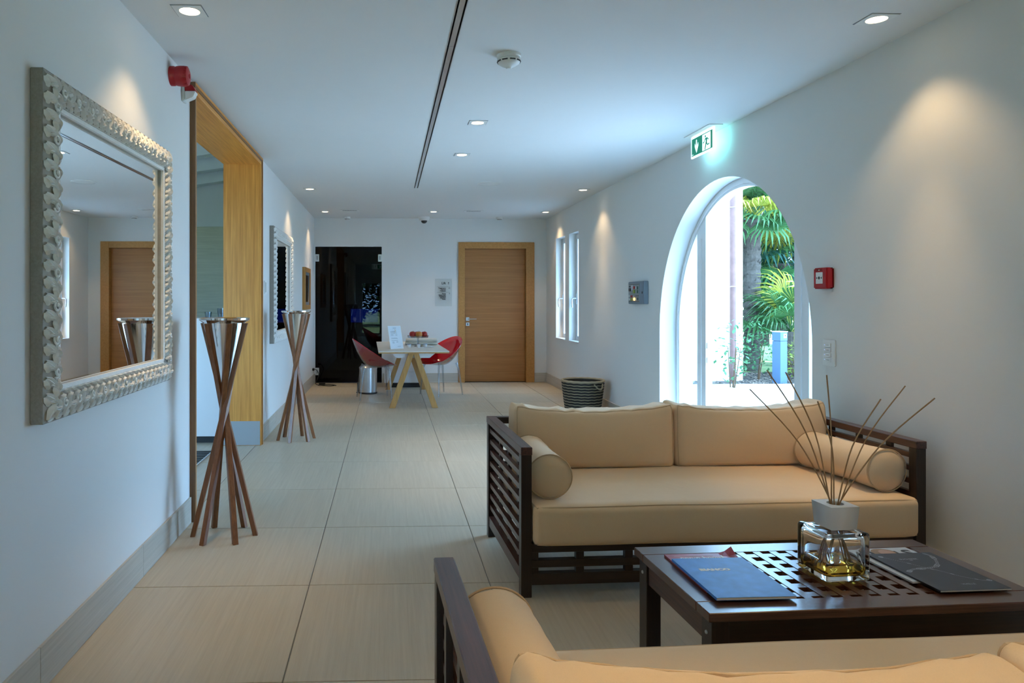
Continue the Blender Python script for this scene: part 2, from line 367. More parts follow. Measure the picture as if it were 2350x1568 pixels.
# dark lobby behind the smoked glass door
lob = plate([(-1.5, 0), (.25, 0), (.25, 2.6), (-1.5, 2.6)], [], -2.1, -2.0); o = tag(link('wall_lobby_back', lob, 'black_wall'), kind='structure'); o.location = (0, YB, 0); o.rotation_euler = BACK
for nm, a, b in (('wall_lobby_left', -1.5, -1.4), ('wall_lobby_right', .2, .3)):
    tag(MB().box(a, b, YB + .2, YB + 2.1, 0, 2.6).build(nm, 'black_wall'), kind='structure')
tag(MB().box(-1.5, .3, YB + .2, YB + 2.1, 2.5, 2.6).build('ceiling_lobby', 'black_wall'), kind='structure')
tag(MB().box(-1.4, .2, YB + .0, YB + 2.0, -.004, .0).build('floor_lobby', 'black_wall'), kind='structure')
d2 = empty('door_2', (0, YB + .06, 0), kind='structure')
MB().box(GX0 + .006, GX1 - .006, -.006, .006, .008, GZ - .008).build('pane', 'dark_pane', d2)
for a, b, c, d in ((GX0, GX0 + .006, 0, GZ), (GX1 - .006, GX1, 0, GZ), (GX0 + .006, GX1 - .006, GZ - .008, GZ)): MB().box(a, b, -.062, .02, c, d).build('edge_profile', 'white_frame', d2)
for x, z in ((GX0 + .035, 1.90), (GX1 - .035, 1.90), (GX0 + .035, .17)):
    h = MB().box(x - .028, x + .028, -.02, .02, z - .055, z + .055).build('hinge', 'steel', d2, bevel=.004)
    MB().box(x - .008, x + .008, -.025, -.019, z - .03, z + .03).build('hinge_slot', 'grey_plastic', h)
scr = empty('wall_screen', (-.42, YB + 1.95, .98), BACK, 'small glowing blue touch screen behind the smoked glass door', 'screen')
MB().box(-.26, .26, -.14, .14, 0, .03).build('casing', 'black', scr)
MB().box(-.24, .24, -.12, .12, .03, .032).build('display', 'screen_blue', scr)
for x in (-.17, .05):
    MB().lathe([(.022, 0), (.028, 0)], 16, (x, -.06, .0335), False, False).build('icon', 'screen_mark', scr)
    MB().lathe([(.0, 0), (.012, 0)], 12, (x, -.06, .0335), False, False).build('icon', 'screen_mark', scr)
MB().box(-.075, -.07, -.12, .12, .032, .0335).build('divider', 'screen_mark', scr)
text('n', .09, 'screen_mark', scr, (.05, .05, .033), 'icon')

# ------------------------------------------------------------------ skirting made of tiles
def skirting(name, segs, loc, rot, hgt=.145):
    b = empty(name, loc, rot, kind='structure')
    for a, c in segs: MB().box(a + .001, c - .001, .001, hgt, 0, .011).build('tile', 'skirt', b, bevel=.001, seg=1)
def cuts(a, b, step, ph):
    xs = [a]; k = math.ceil((a - ph) / step + 1e-6)
    while ph + k * step < b - 1e-6: xs.append(ph + k * step); k += 1
    xs.append(b); return [(p, q) for p, q in zip(xs, xs[1:]) if q - p > .01]
skirting('baseboard_left', cuts(YF, PY0 - .02, .96, 2.315) + cuts(PY1 + .02, YB, .96, 2.315), (XL, 0, 0), LEFT)
skirting('baseboard_right', cuts(-YB, -AY - AA, .8, .1) + cuts(-AY + AA, -YF, .8, .1), (XR, 0, 0), RIGHT)
skirting('baseboard_back', cuts(GX1 + .005, DX0 - .003, .8, -.34) + cuts(DX1 + .003, XR - .011, .8, 0), (0, YB, 0), BACK)

# ------------------------------------------------------------------ oak portal in the left wall
tr = empty('trim_1', (XL, 0, 0), kind='structure')
pd = .30
MB().box(-pd, .022, PY0, PY0 + .045, 0, PZ).build('jamb_board', 'oak_v', tr)
MB().box(-pd, .022, PY1 - .045, PY1, 0, PZ).build('jamb_board', 'oak_v', tr)
MB().box(-pd, .022, PY0 + .045, PY1 - .045, PZ - .045, PZ).build('head_board', 'oak_h', tr)
MB().box(0, .030, PY0 - .014, PY0, 0, PZ + .014).build('casing', 'oak_edge', tr)
MB().box(0, .030, PY1, PY1 + .014, 0, PZ + .014).build('casing', 'oak_v', tr)
MB().box(0, .030, PY0, PY1, PZ, PZ + .014).build('casing', 'oak_h', tr)
MB().box(.022, .027, PY0 + .0, PY0 + .018, 0, PZ - .0).build('inlay_strip', 'oak_edge', tr)
MB().box(.022, .027, PY1 - .018, PY1, 0, PZ).build('inlay_strip', 'oak_edge', tr)
MB().box(.022, .027, PY0 + .018, PY1 - .018, PZ - .018, PZ).build('inlay_strip', 'oak_edge', tr)
MB().box(-pd, .014, PY1 - .049, PY1 - .045, .004, .21).build('kick_plate', 'kick', tr)
MB().box(-pd, .014, PY0 + .045, PY0 + .049, .004, .21).build('kick_plate', 'kick', tr)

# side room behind the portal
SXL, SY0, SYB = -5.0, 3.3, 9.5
X1 = XL - .28
tag(MB().box(SXL, X1, SYB, SYB + .12, 0, 4.2).build('wall_side_back', 'wall'), kind='structure')
tag(MB().box(SXL - .12, SXL, SY0 - .12, SYB + .12, 0, 4.2).build('wall_side_left', 'wall'), kind='structure')
VX0, VX1, VZ0, VZ1 = -4.7, -2.5, .5, 2.2
sf = plate([(SXL, 0), (X1, 0), (X1, 4.2), (SXL, 4.2)], [[(VX0, VZ0), (VX1, VZ0), (VX1, VZ1), (VX0, VZ1)]], 0, .12)
o = tag(link('wall_side_front', sf, 'wall'), kind='structure'); o.location = (0, SY0, 0); o.rotation_euler = BACK
w3 = empty('window_3', (0, SY0 - .06, 0), kind='structure')  # unseen window, added to bring daylight into the side room
for x in (VX0, -3.63, VX1 - .06): MB().box(x, x + .06, -.03, .03, VZ0, VZ1).build('window_frame', 'white_frame', w3)
for xa, xb in ((VX0 + .06, -3.63), (-3.57, VX1 - .06)):
    for z in (VZ0, VZ1 - .06): MB().box(xa, xb, -.03, .03, z, z + .06).build('window_frame', 'white_frame', w3)
    MB().box(xa, xb, -.003, .003, VZ0 + .06, VZ1 - .06).build('pane', 'pane', w3)
# tiled dado on the far wall of the side room
M['dado'] = streak('grasscloth_tile', (0.52, 0.49, 0.34), (0.68, 0.64, 0.47), (2, 60, 60), 0.6)
dd = empty('trim_2', (0, SYB, 0), kind='structure')
for i in range(5):
    for j in range(2): MB().box(SXL + .02 + i * .72, SXL + .018 + (i + 1) * .72, -.02, 0, .002 + j * 1.1, 1.1 + j * 1.12).build('panel', 'dado', dd, bevel=.001, seg=1)
# sloping boarded roof and beams
def slope_z(x): return 2.86 + .155 * (x + 2.4)
M['board'] = plain('white_boards', (0.72, 0.74, 0.70), 0.7, var=.06, vscale=5)
rf = empty('ceiling_side', (0, 0, 0), kind='structure')
zl, zr = slope_z(SXL), slope_z(X1)
for i in range(24):
    ya = SY0 + i * (SYB - SY0) / 24; yb = SY0 + (i + 1) * (SYB - SY0) / 24 - .004
    mb = MB(); mb.add([(SXL, ya, zl), (X1, ya, zr), (X1, yb, zr), (SXL, yb, zl), (SXL, ya, zl + .05), (X1, ya, zr + .05), (X1, yb, zr + .05), (SXL, yb, zl + .05)],
        [(0, 1, 2, 3), (4, 7, 6, 5), (0, 4, 5, 1), (1, 5, 6, 2), (2, 6, 7, 3), (3, 7, 4, 0)])
    mb.build('plank', 'board', rf)
tag(MB().box(SXL, X1, SY0 - .1, SYB + .1, 4.2, 4.3).build('roof_side', 'board'), kind='structure')
tag(MB().box(X1, X1 + .1, SY0, SYB, 2.55, 4.2).build('wall_side_right', 'wall'), kind='structure')
for k, y in enumerate((4.6, 5.35, 6.1, 6.85, 7.6, 8.35, 9.1)):
    bm_ = MB().bar((SXL + .01, y, slope_z(SXL) - .085), (X1 - .012, y, slope_z(X1) - .085), .16, .16, (0, 0, 1)).build('ceiling_beam', 'board', None, bevel=.006)
    tag(bm_, 'white painted roof beams in the room behind the oak portal', 'beam', 'white beams beyond the portal')
ctr = empty('reception_counter', (X1 - .75, 6.62, 0), label='white counter with dark plinth seen through the oak portal', cat='counter')
MB().box(-.72, .72, -.30, .30, .06, 1.06).build('body', 'white', ctr, bevel=.004)
MB().box(-.70, .70, -.27, .27, 0, .06).build('plinth', 'black', ctr)
MB().box(-.735, .735, -.32, .32, 1.06, 1.095).build('worktop', 'white', ctr, bevel=.004)
gt = empty('floor_grate', (X1 - .23, 5.62, 0), label='dark slatted floor grate inside the oak portal', cat='grate')
for i in range(12): MB().box(-.18, .18, -.36 + i * .06, -.36 + i * .06 + .03, .001, .012).build('slat', 'black', gt)
for x in (-.19, .18): MB().box(x, x + .01, -.38, .36, .001, .013).build('rim', 'steel', gt)
def tumbler(x, y, r, h, label):
    t = MB().lathe([(.0, .0), (r * .8, .0), (r, h), (r - .003, h), (r * .8 - .003, .008), (0, .008)], 20, (0, 0, 0), False, False).build('tumbler', 'clear', None, True)
    t.location = (x, y, 1.0955); tag(t, label, 'glass', 'glasses on the counter')
tumbler(-1.50, 6.50, .037, .085, 'taller clear tumbler on the counter behind the near wooden stand')
tumbler(-1.62, 6.52, .032, .052, 'shorter clear tumbler on the counter behind the near wooden stand')

# ------------------------------------------------------------------ oak door (back wall)
d1 = empty('door_1', (0, YB, 0), kind='structure')
FWd = .098
MB().box(DX0, DX0 + FWd, -.02, .16, 0, DZ).build('jamb', 'door_frame', d1, bevel=.003)
MB().box(DX1 - FWd - .03, DX1, -.02, .16, 0, DZ).build('jamb', 'door_frame', d1, bevel=.003)
MB().box(DX0 + FWd, DX1 - FWd - .03, -.02, .16, DZ - FWd, DZ).build('head', 'door_frame', d1, bevel=.003)
leaf = MB().box(DX0 + FWd + .003, DX1 - FWd - .033, .06, .10, .006, DZ - FWd - .003).build('leaf', 'door_oak', d1, bevel=.002)
hx = DX0 + FWd + .05
MB().box(hx - .026, hx + .026, .052, .06, .94, .992).build('rose', 'steel', leaf, bevel=.002)
MB().tube([(hx, .055, .966), (hx, .0, .966), (hx + .13, .0, .966)], .009, 8).build('handle', 'chrome', leaf, True)
MB().box(hx - .026, hx + .026, .052, .06, .862, .912).build('escutcheon', 'steel', leaf, bevel=.002)
MB().box(hx - .006, hx + .006, .05, .0525, .872, .902).build('keyhole', 'black', leaf)

tag(MB().box(.9, 2.5, YB + .22, YB + .3, -.1, 2.6).build('wall_behind_door', 'black_wall'), kind='structure')
# ------------------------------------------------------------------ windows in the right wall
for k, (a, b) in enumerate(WIN):
    wn = empty('window_%d' % (k + 1), (XR, 0, 0), RIGHT, kind='structure')
    u0, u1 = -b, -a; z0, z1 = -.155, -.095
    for p in ((u0, u0 + .07), (u1 - .07, u1)): MB().box(p[0], p[1], WZ0, WZ1, z0, z1).build('frame_stile', 'white_frame', wn, bevel=.004)
    for p in ((WZ0, WZ0 + .07), (WZ1 - .07, WZ1)): MB().box(u0 + .07, u1 - .07, p[0], p[1], z0, z1).build('frame_rail', 'white_frame', wn, bevel=.004)
    MB().box(u0 + .07, u1 - .07, WZ0 + .07, WZ1 - .07, -.127, -.123).build('pane', 'pane', wn)
    MB().box(u0, u1, WZ0, WZ0 + .012, -.095, .012).build('window_sill', 'white_frame', wn)
    hb = MB().box(u0 + .025, u0 + .05, 1.20, 1.34, -.095, -.085).build('handle_plate', 'steel', wn, bevel=.003)
    MB().tube([(u0 + .037, 1.28, -.085), (u0 + .037, 1.28, -.04), (u0 + .037, 1.27, -.03), (u0 + .037, 1.22, -.025), (u0 + .037, 1.16, -.033)], .009, 8).build('handle', 'steel', hb, True)

# ------------------------------------------------------------------ arched garden door
d3 = empty('door_3', (XR, 0, 0), RIGHT, kind='structure')
ao = arch(AA, AB); ai = arch(AA - .065, AB - .065)
ring = plate(ao + ai[::-1], [], -.22, -.15); link('arch_frame', ring, 'white_frame', d3)
ring2 = plate(arch(AA - .028, AB - .028) + arch(AA - .045, AB - .045)[::-1], [], -.15, -.143); link('arch_bead', ring2, 'white_frame', d3)
def arch_h(du): return AZ + (AB - .065) * math.sqrt(max(0, 1 - (du / (AA - .065)) ** 2))
for uc, in ((-.635,), (.79,)):
    u = -AY + uc; a_, b_ = u - .08, u + .08
    top = min(arch_h(uc - .08), arch_h(uc + .08))
    ml = plate([(a_, 0), (b_, 0), (b_, arch_h(uc + .08) + .01), (u, arch_h(uc) + .01), (a_, arch_h(uc - .08) + .01)], [], -.205, -.15)
    mo = link('mullion', ml, 'white_frame', d3)
    MB().box(u - .006, u + .006, 0, top - .05, -.15, -.142).build('mullion_bead', 'white_frame', mo)
MB().box(-AY - .553, -AY - .545, .86, .91, -.20, -.16).build('strike_plate', 'steel', d3)
MB().box(-AY - .553, -AY - .545, .74, .79, -.20, -.16).build('strike_plate', 'steel', d3)
def under_arch(ua, ub, inset, n=14):
    pts = [(-AY + ua, .06), (-AY + ub, .06)]
    for i in range(n + 1):
        du = ub + (ua - ub) * i / n
        q = max(0, 1 - (du / (AA - .065)) ** 2); pts.append((-AY + du, max(.07, AZ + (AB - .065) * math.sqrt(q) - inset)))
    return pts
link('pane', plate(under_arch(-1.084, -.715, 0), [], -.188, -.182), 'pane', d3)
link('pane', plate(under_arch(.87, 1.084, 0), [], -.188, -.182), 'pane', d3)
# the door leaf stands open against the outside, hinged on the near mullion
lf = empty('door_leaf', (.705 - AY, 0, -.225), (0, 0, 0)); lf.parent = d3
def leaf_poly(ins):
    pts = [(-1.25 + ins, .02 + ins * 1.6), (-ins, .02 + ins * 1.6)]
    for i in range(17):
        du = (.70 - ins) + (-1.25 + 2 * ins) * i / 16
        pts.append((du - .70, arch_h(du) - .01 - ins))
    return pts
for me, mt, nm in ((plate(leaf_poly(0), [leaf_poly(.09)], -.03, .03), 'white_frame', 'leaf_frame'), (plate(leaf_poly(.085), [], -.004, .004), 'pane', 'leaf_pane')):
    me.transform(Matrix.Rotation(R(-90), 4, 'Y')); link(nm, me, mt, lf)

# ------------------------------------------------------------------ recessed downlights
def disc(r, z, n=24): return MB().lathe([(0, z), (r, z)], n, (0, 0, 0), False, False)
dl_trim = None
def downlight(x, y, label):
    global dl_trim
    e = empty('downlight', (x, y, ZC), DOWN, label, 'downlight', 'recessed ceiling spots')
    if dl_trim is None:
        sq = [(-.062, -.062), (.062, -.062), (.062, .062), (-.062, .062)]
        ci = [(.043 * math.cos(2 * PI * i / 24), .043 * math.sin(2 * PI * i / 24)) for i in range(24)]
        t = plate(sq, [ci], -.0, .004); t.materials.append(M['plastic_white'])
        sh = plate([(-.066, -.066), (.066, -.066), (.066, .066), (-.066, .066)], [sq], 0, .0006); sh.materials.append(M['grey_plastic'])
        l = disc(.043, .0015).mesh('lens'); l.materials.append(M['lens'])
        dl_trim = (t, sh, l)
    link('trim_plate', dl_trim[0], None, e); link('shadow_gap', dl_trim[1], None, e); link('lens', dl_trim[2], None, e)
    ld = D.lights.get('spot_light')
    if ld is None:
        ld = D.lights.new('spot_light', 'SPOT'); ld.energy = SPOT_W; ld.color = SPOT_COL
        ld.spot_size = R(98); ld.spot_blend = 0.6; ld.shadow_soft_size = 0.035
    lo = D.objects.new('lamp', ld); C.objects.link(lo); lo.parent = e; lo.location = (0, 0, .012); lo.rotation_euler = (PI, 0, 0)
    l2 = D.lights.get('beam_light')
    if l2 is None:
        l2 = D.lights.new('beam_light', 'SPOT'); l2.energy = BEAM_W; l2.color = SPOT_COL; l2.spot_size = R(46); l2.spot_blend = 1.0; l2.shadow_soft_size = 0.035
    lo = D.objects.new('lamp', l2); C.objects.link(lo); lo.parent = e; lo.location = (0, 0, .012); lo.rotation_euler = (PI, 0, 0)
for x, y, lb in [(-.854, 3.115, 'downlight in the ceiling above the near carved mirror'), (2.168, 3.10, 'downlight in the ceiling above the right end of the far sofa'),
    (.63, 5.0, 'middle row downlight just beyond the smoke detector'), (.634, 6.105, 'middle row downlight beside the end of the ceiling slot'),
    (-.873, 8.04, 'downlight above the far carved mirror on the left wall'), (2.203, 8.0, 'downlight above the striped basket by the right wall'),
    (-.88, 10.08, 'downlight in the left corner before the smoked glass door'), (.643, 10.04, 'downlight above the red chairs nearest the dome camera'),
    (2.228, 10.03, 'downlight in the right corner above the narrow windows'),
    (-.86, .95, 'downlight over the left wall behind the camera'), (2.19, .95, 'downlight over the right wall behind the near sofa'), (.63, .95, 'middle row downlight above the near sofa'),
    (-.86, -1.3, 'downlight over the left wall by the garden door behind the camera'), (2.19, -1.3, 'downlight over the right wall by the garden door behind the camera')]:
    downlight(x, y, lb)

# ------------------------------------------------------------------ ceiling devices
e = empty('smoke_detector', (.616, 3.62, ZC), DOWN, 'large white round smoke detector on the ceiling beside the slot', 'smoke detector')
MB().lathe([(.062, 0), (.062, .012), (.058, .016), (.058, .022)], 28).build('base', 'plastic_white', e, True)
MB().lathe([(.056, .022), (.060, .028), (.055, .042), (.036, .056), (.018, .062), (.012, .070), (0, .071)], 28, cap0=False).build('cover', 'plastic_white', e, True)
for i in range(9):
    a = 2 * PI * i / 9
    MB().bar((.0575 * math.cos(a - .25), .0575 * math.sin(a - .25), .036), (.0575 * math.cos(a + .25), .0575 * math.sin(a + .25), .036), .006, .006).build('vent_slot', 'black', e)
for x, lb in ((-.605, 'small white detector on the ceiling above the smoked glass door'), (1.677, 'small white detector on the ceiling above the oak door')):
    e = empty('smoke_detector', (x, 10.70, ZC), DOWN, lb, 'smoke detector', 'small ceiling detectors')
    MB().lathe([(.048, 0), (.048, .02), (.04, .03)], 20).build('base', 'plastic_white', e, True)
    MB().lathe([(.034, .03), (.036, .04), (.02, .05), (0, .052)], 20, cap0=False).build('cover', 'plastic_white', e, True)
    MB().lathe([(.036, .0301), (.037, .036)], 20, cap0=False, cap1=False).build('vent_slot', 'black', e)
e = empty('dome_camera', (.542, 10.68, ZC), DOWN, 'white dome security camera on the ceiling in front of the back wall', 'camera')
MB().lathe([(.085, 0), (.085, .022), (.072, .05), (.06, .056)], 28).build('housing', 'plastic_white', e, True)
MB().lathe([(.046, .056), (.044, .07), (.034, .086), (.018, .095), (0, .098)], 24, cap0=False).build('dome', 'black', e, True)
e = empty('ceiling_speaker', (1.08, 7.6, ZC), DOWN, 'flat white round loudspeaker set in the ceiling', 'speaker')
MB().lathe([(.125, 0), (.125, .004), (.115, .007)], 32, cap1=False).build('ring', 'plastic_white', e, True)
disc(.115, .006, 32).build('grille', 'plastic_white', e)
for x, lb in ((-.528, 'slatted air vent in the ceiling left of the dome camera'), (1.195, 'slatted air vent in the ceiling right of the dome camera')):
    e = empty('air_vent', (x, 9.93, ZC), DOWN, lb, 'vent', 'ceiling vents')
    link('frame', plate([(-.13, -.075), (.13, -.075), (.13, .075), (-.13, .075)], [[(-.1, -.045), (.1, -.045), (.1, .045), (-.1, .045)]], 0, .005), 'plastic_white', e)
    MB().box(-.1, .1, -.045, .045, 0, .0008).build('backing', 'black', e)
    for i in range(9): MB().box(-.094 + i * .022, -.094 + i * .022 + .008, -.045, .045, .0008, .004).build('slat', 'plastic_white', e)

# exit sign over the arch, and a second one over the garden door
def exit_sign(name, loc, rot, label, glow):
    e = empty(name, loc, rot, label, 'exit sign')         # local: u right, v up, z out; loc = top centre at ceiling
    MB().box(-.215, .215, -.006, 0, -.05, .05).build('ceiling_plate', 'plastic_white', e)
    MB().box(-.19, .19, -.172, -.008, -.006, .006).build('panel', 'exit_white', e, bevel=.002)
    for s, z in ((1, .0063), (-1, -.0063)):
        p = MB().box(-.172, .172, -.158, -.028, min(z, z + s * .0006), max(z, z + s * .0006)).build('green_field', 'exit_green', e)
        z2 = z + s * .0008
        def fl(poly, nm, mat='exit_white'):
            link(nm, plate([(x * s, y) for x, y in poly], [], min(z2, z2 + s * .0004), max(z2, z2 + s * .0004)), mat, p)
        # down arrow with swept barbs
        fl([(-.098, -.045), (-.082, -.045), (-.080, -.095), (-.060, -.068), (-.056, -.092), (-.088, -.145), (-.120, -.092), (-.116, -.068), (-.100, -.095)], 'arrow')
        fl([(.01, -.034), (.145, -.034), (.145, -.152), (.01, -.152)], 'doorway')
        z2 += s * .0006
        ci = lambda cx, cy, r: [(cx + r * math.cos(2 * PI * i / 12), cy + r * math.sin(2 * PI * i / 12)) for i in range(12)]
        fl(ci(.062, -.054, .0095), 'runner', 'exit_green')
        fl([(.062, -.066), (.092, -.066), (.118, -.084), (.113, -.090), (.094, -.076), (.086, -.100), (.098, -.116), (.128, -.112), (.128, -.121), (.094, -.126), (.080, -.110), (.060, -.150), (.048, -.150), (.066, -.104), (.070, -.078), (.058, -.080), (.040, -.098), (.020, -.098), (.020, -.090), (.036, -.090)], 'runner', 'exit_green')
        fl([(-.165, -.150), (-.140, -.150), (-.140, -.146), (-.165, -.146)], 'maker_mark')
    ld = D.lights.new('exit_light', 'AREA'); ld.energy = glow; ld.color = (.38, .74, 1.0); ld.shape = 'RECTANGLE'; ld.size = .34; ld.size_y = .12
    for s in (1,):
        lo = D.objects.new('lamp', ld); C.objects.link(lo); lo.parent = e; lo.location = (0, -.09, -.012); lo.rotation_euler = (PI, 0, 0)
    return e
exit_sign('exit_sign', (2.318, 5.19, ZC), RIGHT, 'lit green exit sign with arrow and running figure above the arch', 1.6)
exit_sign('exit_sign', (-.35, YF + .35, ZC), (PI / 2, 0, PI), 'lit green exit sign above the garden door behind the camera', .4)

# ------------------------------------------------------------------ wall devices
e = empty('alarm_sounder', (XL, 3.72, 2.405), LEFT, 'dark red round alarm sounder high on the left wall', 'alarm')
MB().lathe([(.05, 0), (.05, .02), (.047, .024), (.047, .032)], 24).build('base', 'red_plastic', e, True)
MB().lathe([(.05, .032), (.052, .05), (.052, .07), (.045, .088), (.03, .094)], 24).build('horn', 'red_plastic', e, True)
for i in range(16):
    a = 2 * PI * i / 16
    MB().bar((.0495 * math.cos(a), .0495 * math.sin(a), .068), (.047 * math.cos(a), .047 * math.sin(a), .086), .005, .005).build('rib', 'red_plastic', e)
MB().lathe([(.012, .0941), (.012, .098), (0, .099)], 14).build('cap', 'red_plastic', e, True)
e = empty('alarm_beacon', (XL, 3.935, 2.385), LEFT, 'white alarm beacon with red lens beside the oak portal', 'alarm')
MB().box(-.032, .032, -.055, .055, 0, .016).build('base', 'plastic_white', e, bevel=.003)
MB().add([(-.028, -.05, .016), (.028, -.05, .016), (.028, .0, .016), (-.028, .0, .016), (-.028, -.032, .06), (.028, -.032, .06), (.028, .0, .075), (-.028, .0, .075)],
    [(0, 1, 2, 3), (4, 7, 6, 5), (0, 4, 5, 1), (1, 5, 6, 2), (2, 6, 7, 3), (3, 7, 4, 0)]).build('lower_shell', 'plastic_white', e, bevel=.003)
MB().add([(-.028, .0, .016), (.028, .0, .016), (.028, .045, .016), (-.028, .045, .016), (-.028, .001, .075), (.028, .001, .075), (.028, .03, .06), (-.028, .03, .06)],
    [(0, 1, 2, 3), (4, 7, 6, 5), (0, 4, 5, 1), (1, 5, 6, 2), (2, 6, 7, 3), (3, 7, 4, 0)]).build('lens', 'red_plastic', e, bevel=.003)
e = empty('thermostat', (XL, 6.52, 1.37), LEFT, 'small white wall thermostat beside the oak portal', 'thermostat')
MB().box(-.04, .04, -.06, .06, 0, .01).build('plate', 'plastic_white', e, bevel=.002)
MB().box(-.028, .028, -.045, .045, .01, .022).build('cover', 'plastic_white', e, bevel=.004)
# framed screen on the left wall near the back
e = empty('framed_screen', (XL, 9.70, 1.41), LEFT, 'oak framed dark screen on the left wall before the glass door', 'screen')
fo = [(-.33, -.28), (.33, -.28), (.33, .28), (-.33, .28)]
for a, b, c, d in ((-.33, -.27, -.28, .28), (.27, .33, -.28, .28), (-.27, .27, .22, .28), (-.27, .27, -.28, -.22)): MB().box(a, b, c, d, 0, .04).build('frame_rail', 'door_frame', e, bevel=.002)
link('mount', plate([(-.27, -.22), (.27, -.22), (.27, .22), (-.27, .22)], [[(-.22, -.18), (.22, -.18), (.22, .18), (-.22, .18)]], .0, .026), 'grey_plastic', e)
MB().box(-.22, .22, -.18, .18, 0, .02).build('display', plain('dark_display', (.012, .015, .018), .2), e)
# socket with a dangling cable
e = empty('wall_socket', (XL, 10.46, .235), LEFT, 'white wall socket near the smoked glass door', 'socket')
MB().box(-.04, .04, -.04, .04, 0, .01).build('plate', 'plastic_white', e, bevel=.003)
MB().lathe([(.02, .0101), (.018, .012), (0, .012)], 14, cap0=False).build('outlet', 'plastic_white', e, True)
c = MB(); pts = [(XL + .012, 10.5, .245), (XL + .06, 10.52, .24), (XL + .10, 10.56, .17), (XL + .07, 10.6, .08), (XL + .05, 10.6, .02), (XL + .12, 10.55, .006), (XL + .28, 10.45, .006), (XL + .34, 10.55, .006), (XL + .2, 10.62, .008), (XL + .1, 10.5, .01), (XL + .24, 10.55, .016), (XL + .36, 10.5, .006)]
def smooth_pts(p, n=5):
    p = [Vector(q) for q in p]; out = []
    for i in range(len(p) - 1):
        a = p[max(0, i - 1)]; b = p[i]; c_ = p[i + 1]; d = p[min(len(p) - 1, i + 2)]
        for k in range(n):
            t = k / n; out.append(.5 * ((2 * b) + (c_ - a) * t + (2 * a - 5 * b + 4 * c_ - d) * t * t + (3 * b - a - 3 * c_ + d) * t ** 3))
    return out + [p[-1]]
cb = empty('power_cable', (0, 0, 0), label='black cable hanging from the socket and coiled on the floor', cat='cable')
MB().tube(smooth_pts(pts), .005, 6).build('cord', 'black', cb, True)
MB().box(XL + .012, XL + .045, 10.475, 10.52, .225, .26).build('plug', 'black', cb, bevel=.004)
MB().box(XL + .1, XL + .19, 10.58, 10.64, .001, .035).build('adapter', 'black', cb, bevel=.004)

# fire panel, call point and switch on the right wall
e = empty('control_panel', (XR, -0 + 6.80, 1.325), RIGHT, 'grey wall control panel with lamps left of the arch', 'control panel')
MB().box(-.215, .215, -.108, .108, 0, .045).build('housing', plain('panel_grey', (.20, .25, .30), .5), e, bevel=.004)
MB().box(-.195, .10, -.09, .09, .045, .049).build('face', plain('panel_face', (.30, .32, .33), .5), e)
for a, b, cc, d in ((-.19, .095, .079, .084), (-.19, -.06, -.084, -.079), (-.05, .095, -.084, -.079), (.0, .095, -.032, -.027)): MB().box(a, b, cc, d, .049, .051).build('stripe', 'black', e)
for x, y, wd, ht, col, nm in [(-.155, .03, .05, .03, (.01, .01, .01), 'button'), (-.155, .062, .03, .012, (.01, .01, .01), 'button'), (-.085, .05, .045, .05, (.55, .57, .6), 'key_switch'), (-.03, .05, .035, .026, (.45, .02, .02), 'button'), (-.03, .012, .04, .034, (.30, .42, .06), 'button'),
        (.02, .05, .02, .028, (.6, .6, .58), 'button'), (-.16, -.03, .025, .022, (.6, .6, .58), 'button'), (-.16, -.064, .025, .022, (.6, .6, .58), 'button'), (-.10, -.035, .04, .022, (.4, .02, .02), 'button'), (-.10, -.062, .045, .028, (.42, .42, .08), 'button'), (-.045, -.045, .035, .03, (.5, .5, .5), 'key_switch'), (.065, .045, .02, .03, (.05, .12, .1), 'button'), (.065, .01, .02, .03, (.05, .12, .1), 'button'), (.065, -.06, .02, .026, (.05, .12, .1), 'button')]:
    MB().box(x - wd / 2, x + wd / 2, y - ht / 2, y + ht / 2, .049, .057).build(nm, plain('btn', col, .35), e, bevel=.002)
MB().lathe([(.014, .049), (.014, .058), (.008, .062), (0, .063)], 14, (-.02, -.062, 0)).build('indicator', emit('indicator_amber', (1, .55, .15), 3), e, True)
MB().lathe([(.012, .045), (.012, .047), (0, .047)], 14, (.17, 0, 0)).build('lock', 'black', e)
e = empty('call_point', (XR, 3.87, 1.373), RIGHT, 'red fire alarm call point right of the arch', 'call point')
MB().box(-.060, .060, -.058, .058, 0, .012).build('back_box', 'red_plastic', e, bevel=.006)
MB().prism([(-.060, -.058), (.060, -.058), (.060, .058), (-.060, .058)], .012, .045).build('front', 'red_plastic', e, bevel=.006)
MB().box(-.035, .028, -.030, .034, .045, .0465).build('press_plate', 'plastic_white', e, bevel=.002)
MB().lathe([(.0, .0472), (.0085, .0472)], 14, (-.004, .002, 0), False, False).build('mark', 'ink_black', e)
for s in (-1, 1): MB().prism([(-.004 + s * .013, .002), (-.004 + s * .024, .008), (-.004 + s * .024, -.004)], .0466, .0472).build('mark', 'ink_black', e)
MB().box(-.03, .02, .040, .052, .045, .0458).build('print_field', plain('print_dark_red', (.25, .01, .01), .4), e)
MB().prism([(-.012, .042), (.0, .042), (-.004, .051), (-.008, .047)], .0459, .0464).build('flame_mark', 'ink_white', e)
e = empty('light_switch', (XR, 3.85, .963), RIGHT, 'white multi-button light switch below the red call point', 'light switch')
MB().box(-.055, .055, -.072, .072, 0, .008).build('plate', 'plastic_white', e, bevel=.002)
for i in range(4):
    k = MB().box(-.035, .025, .030 - i * .027, .054 - i * .027, .008, .013).build('button', 'plastic_white', e, bevel=.002)
    MB().box(-.012, .01, .041 - i * .027, .0425 - i * .027, .013, .0134).build('print', 'ink_black', k)
    MB().box(-.030, -.026, .040 - i * .027, .044 - i * .027, .013, .0136).build('led', emit('led_blue', (.3, .4, 1), 2.0), k)
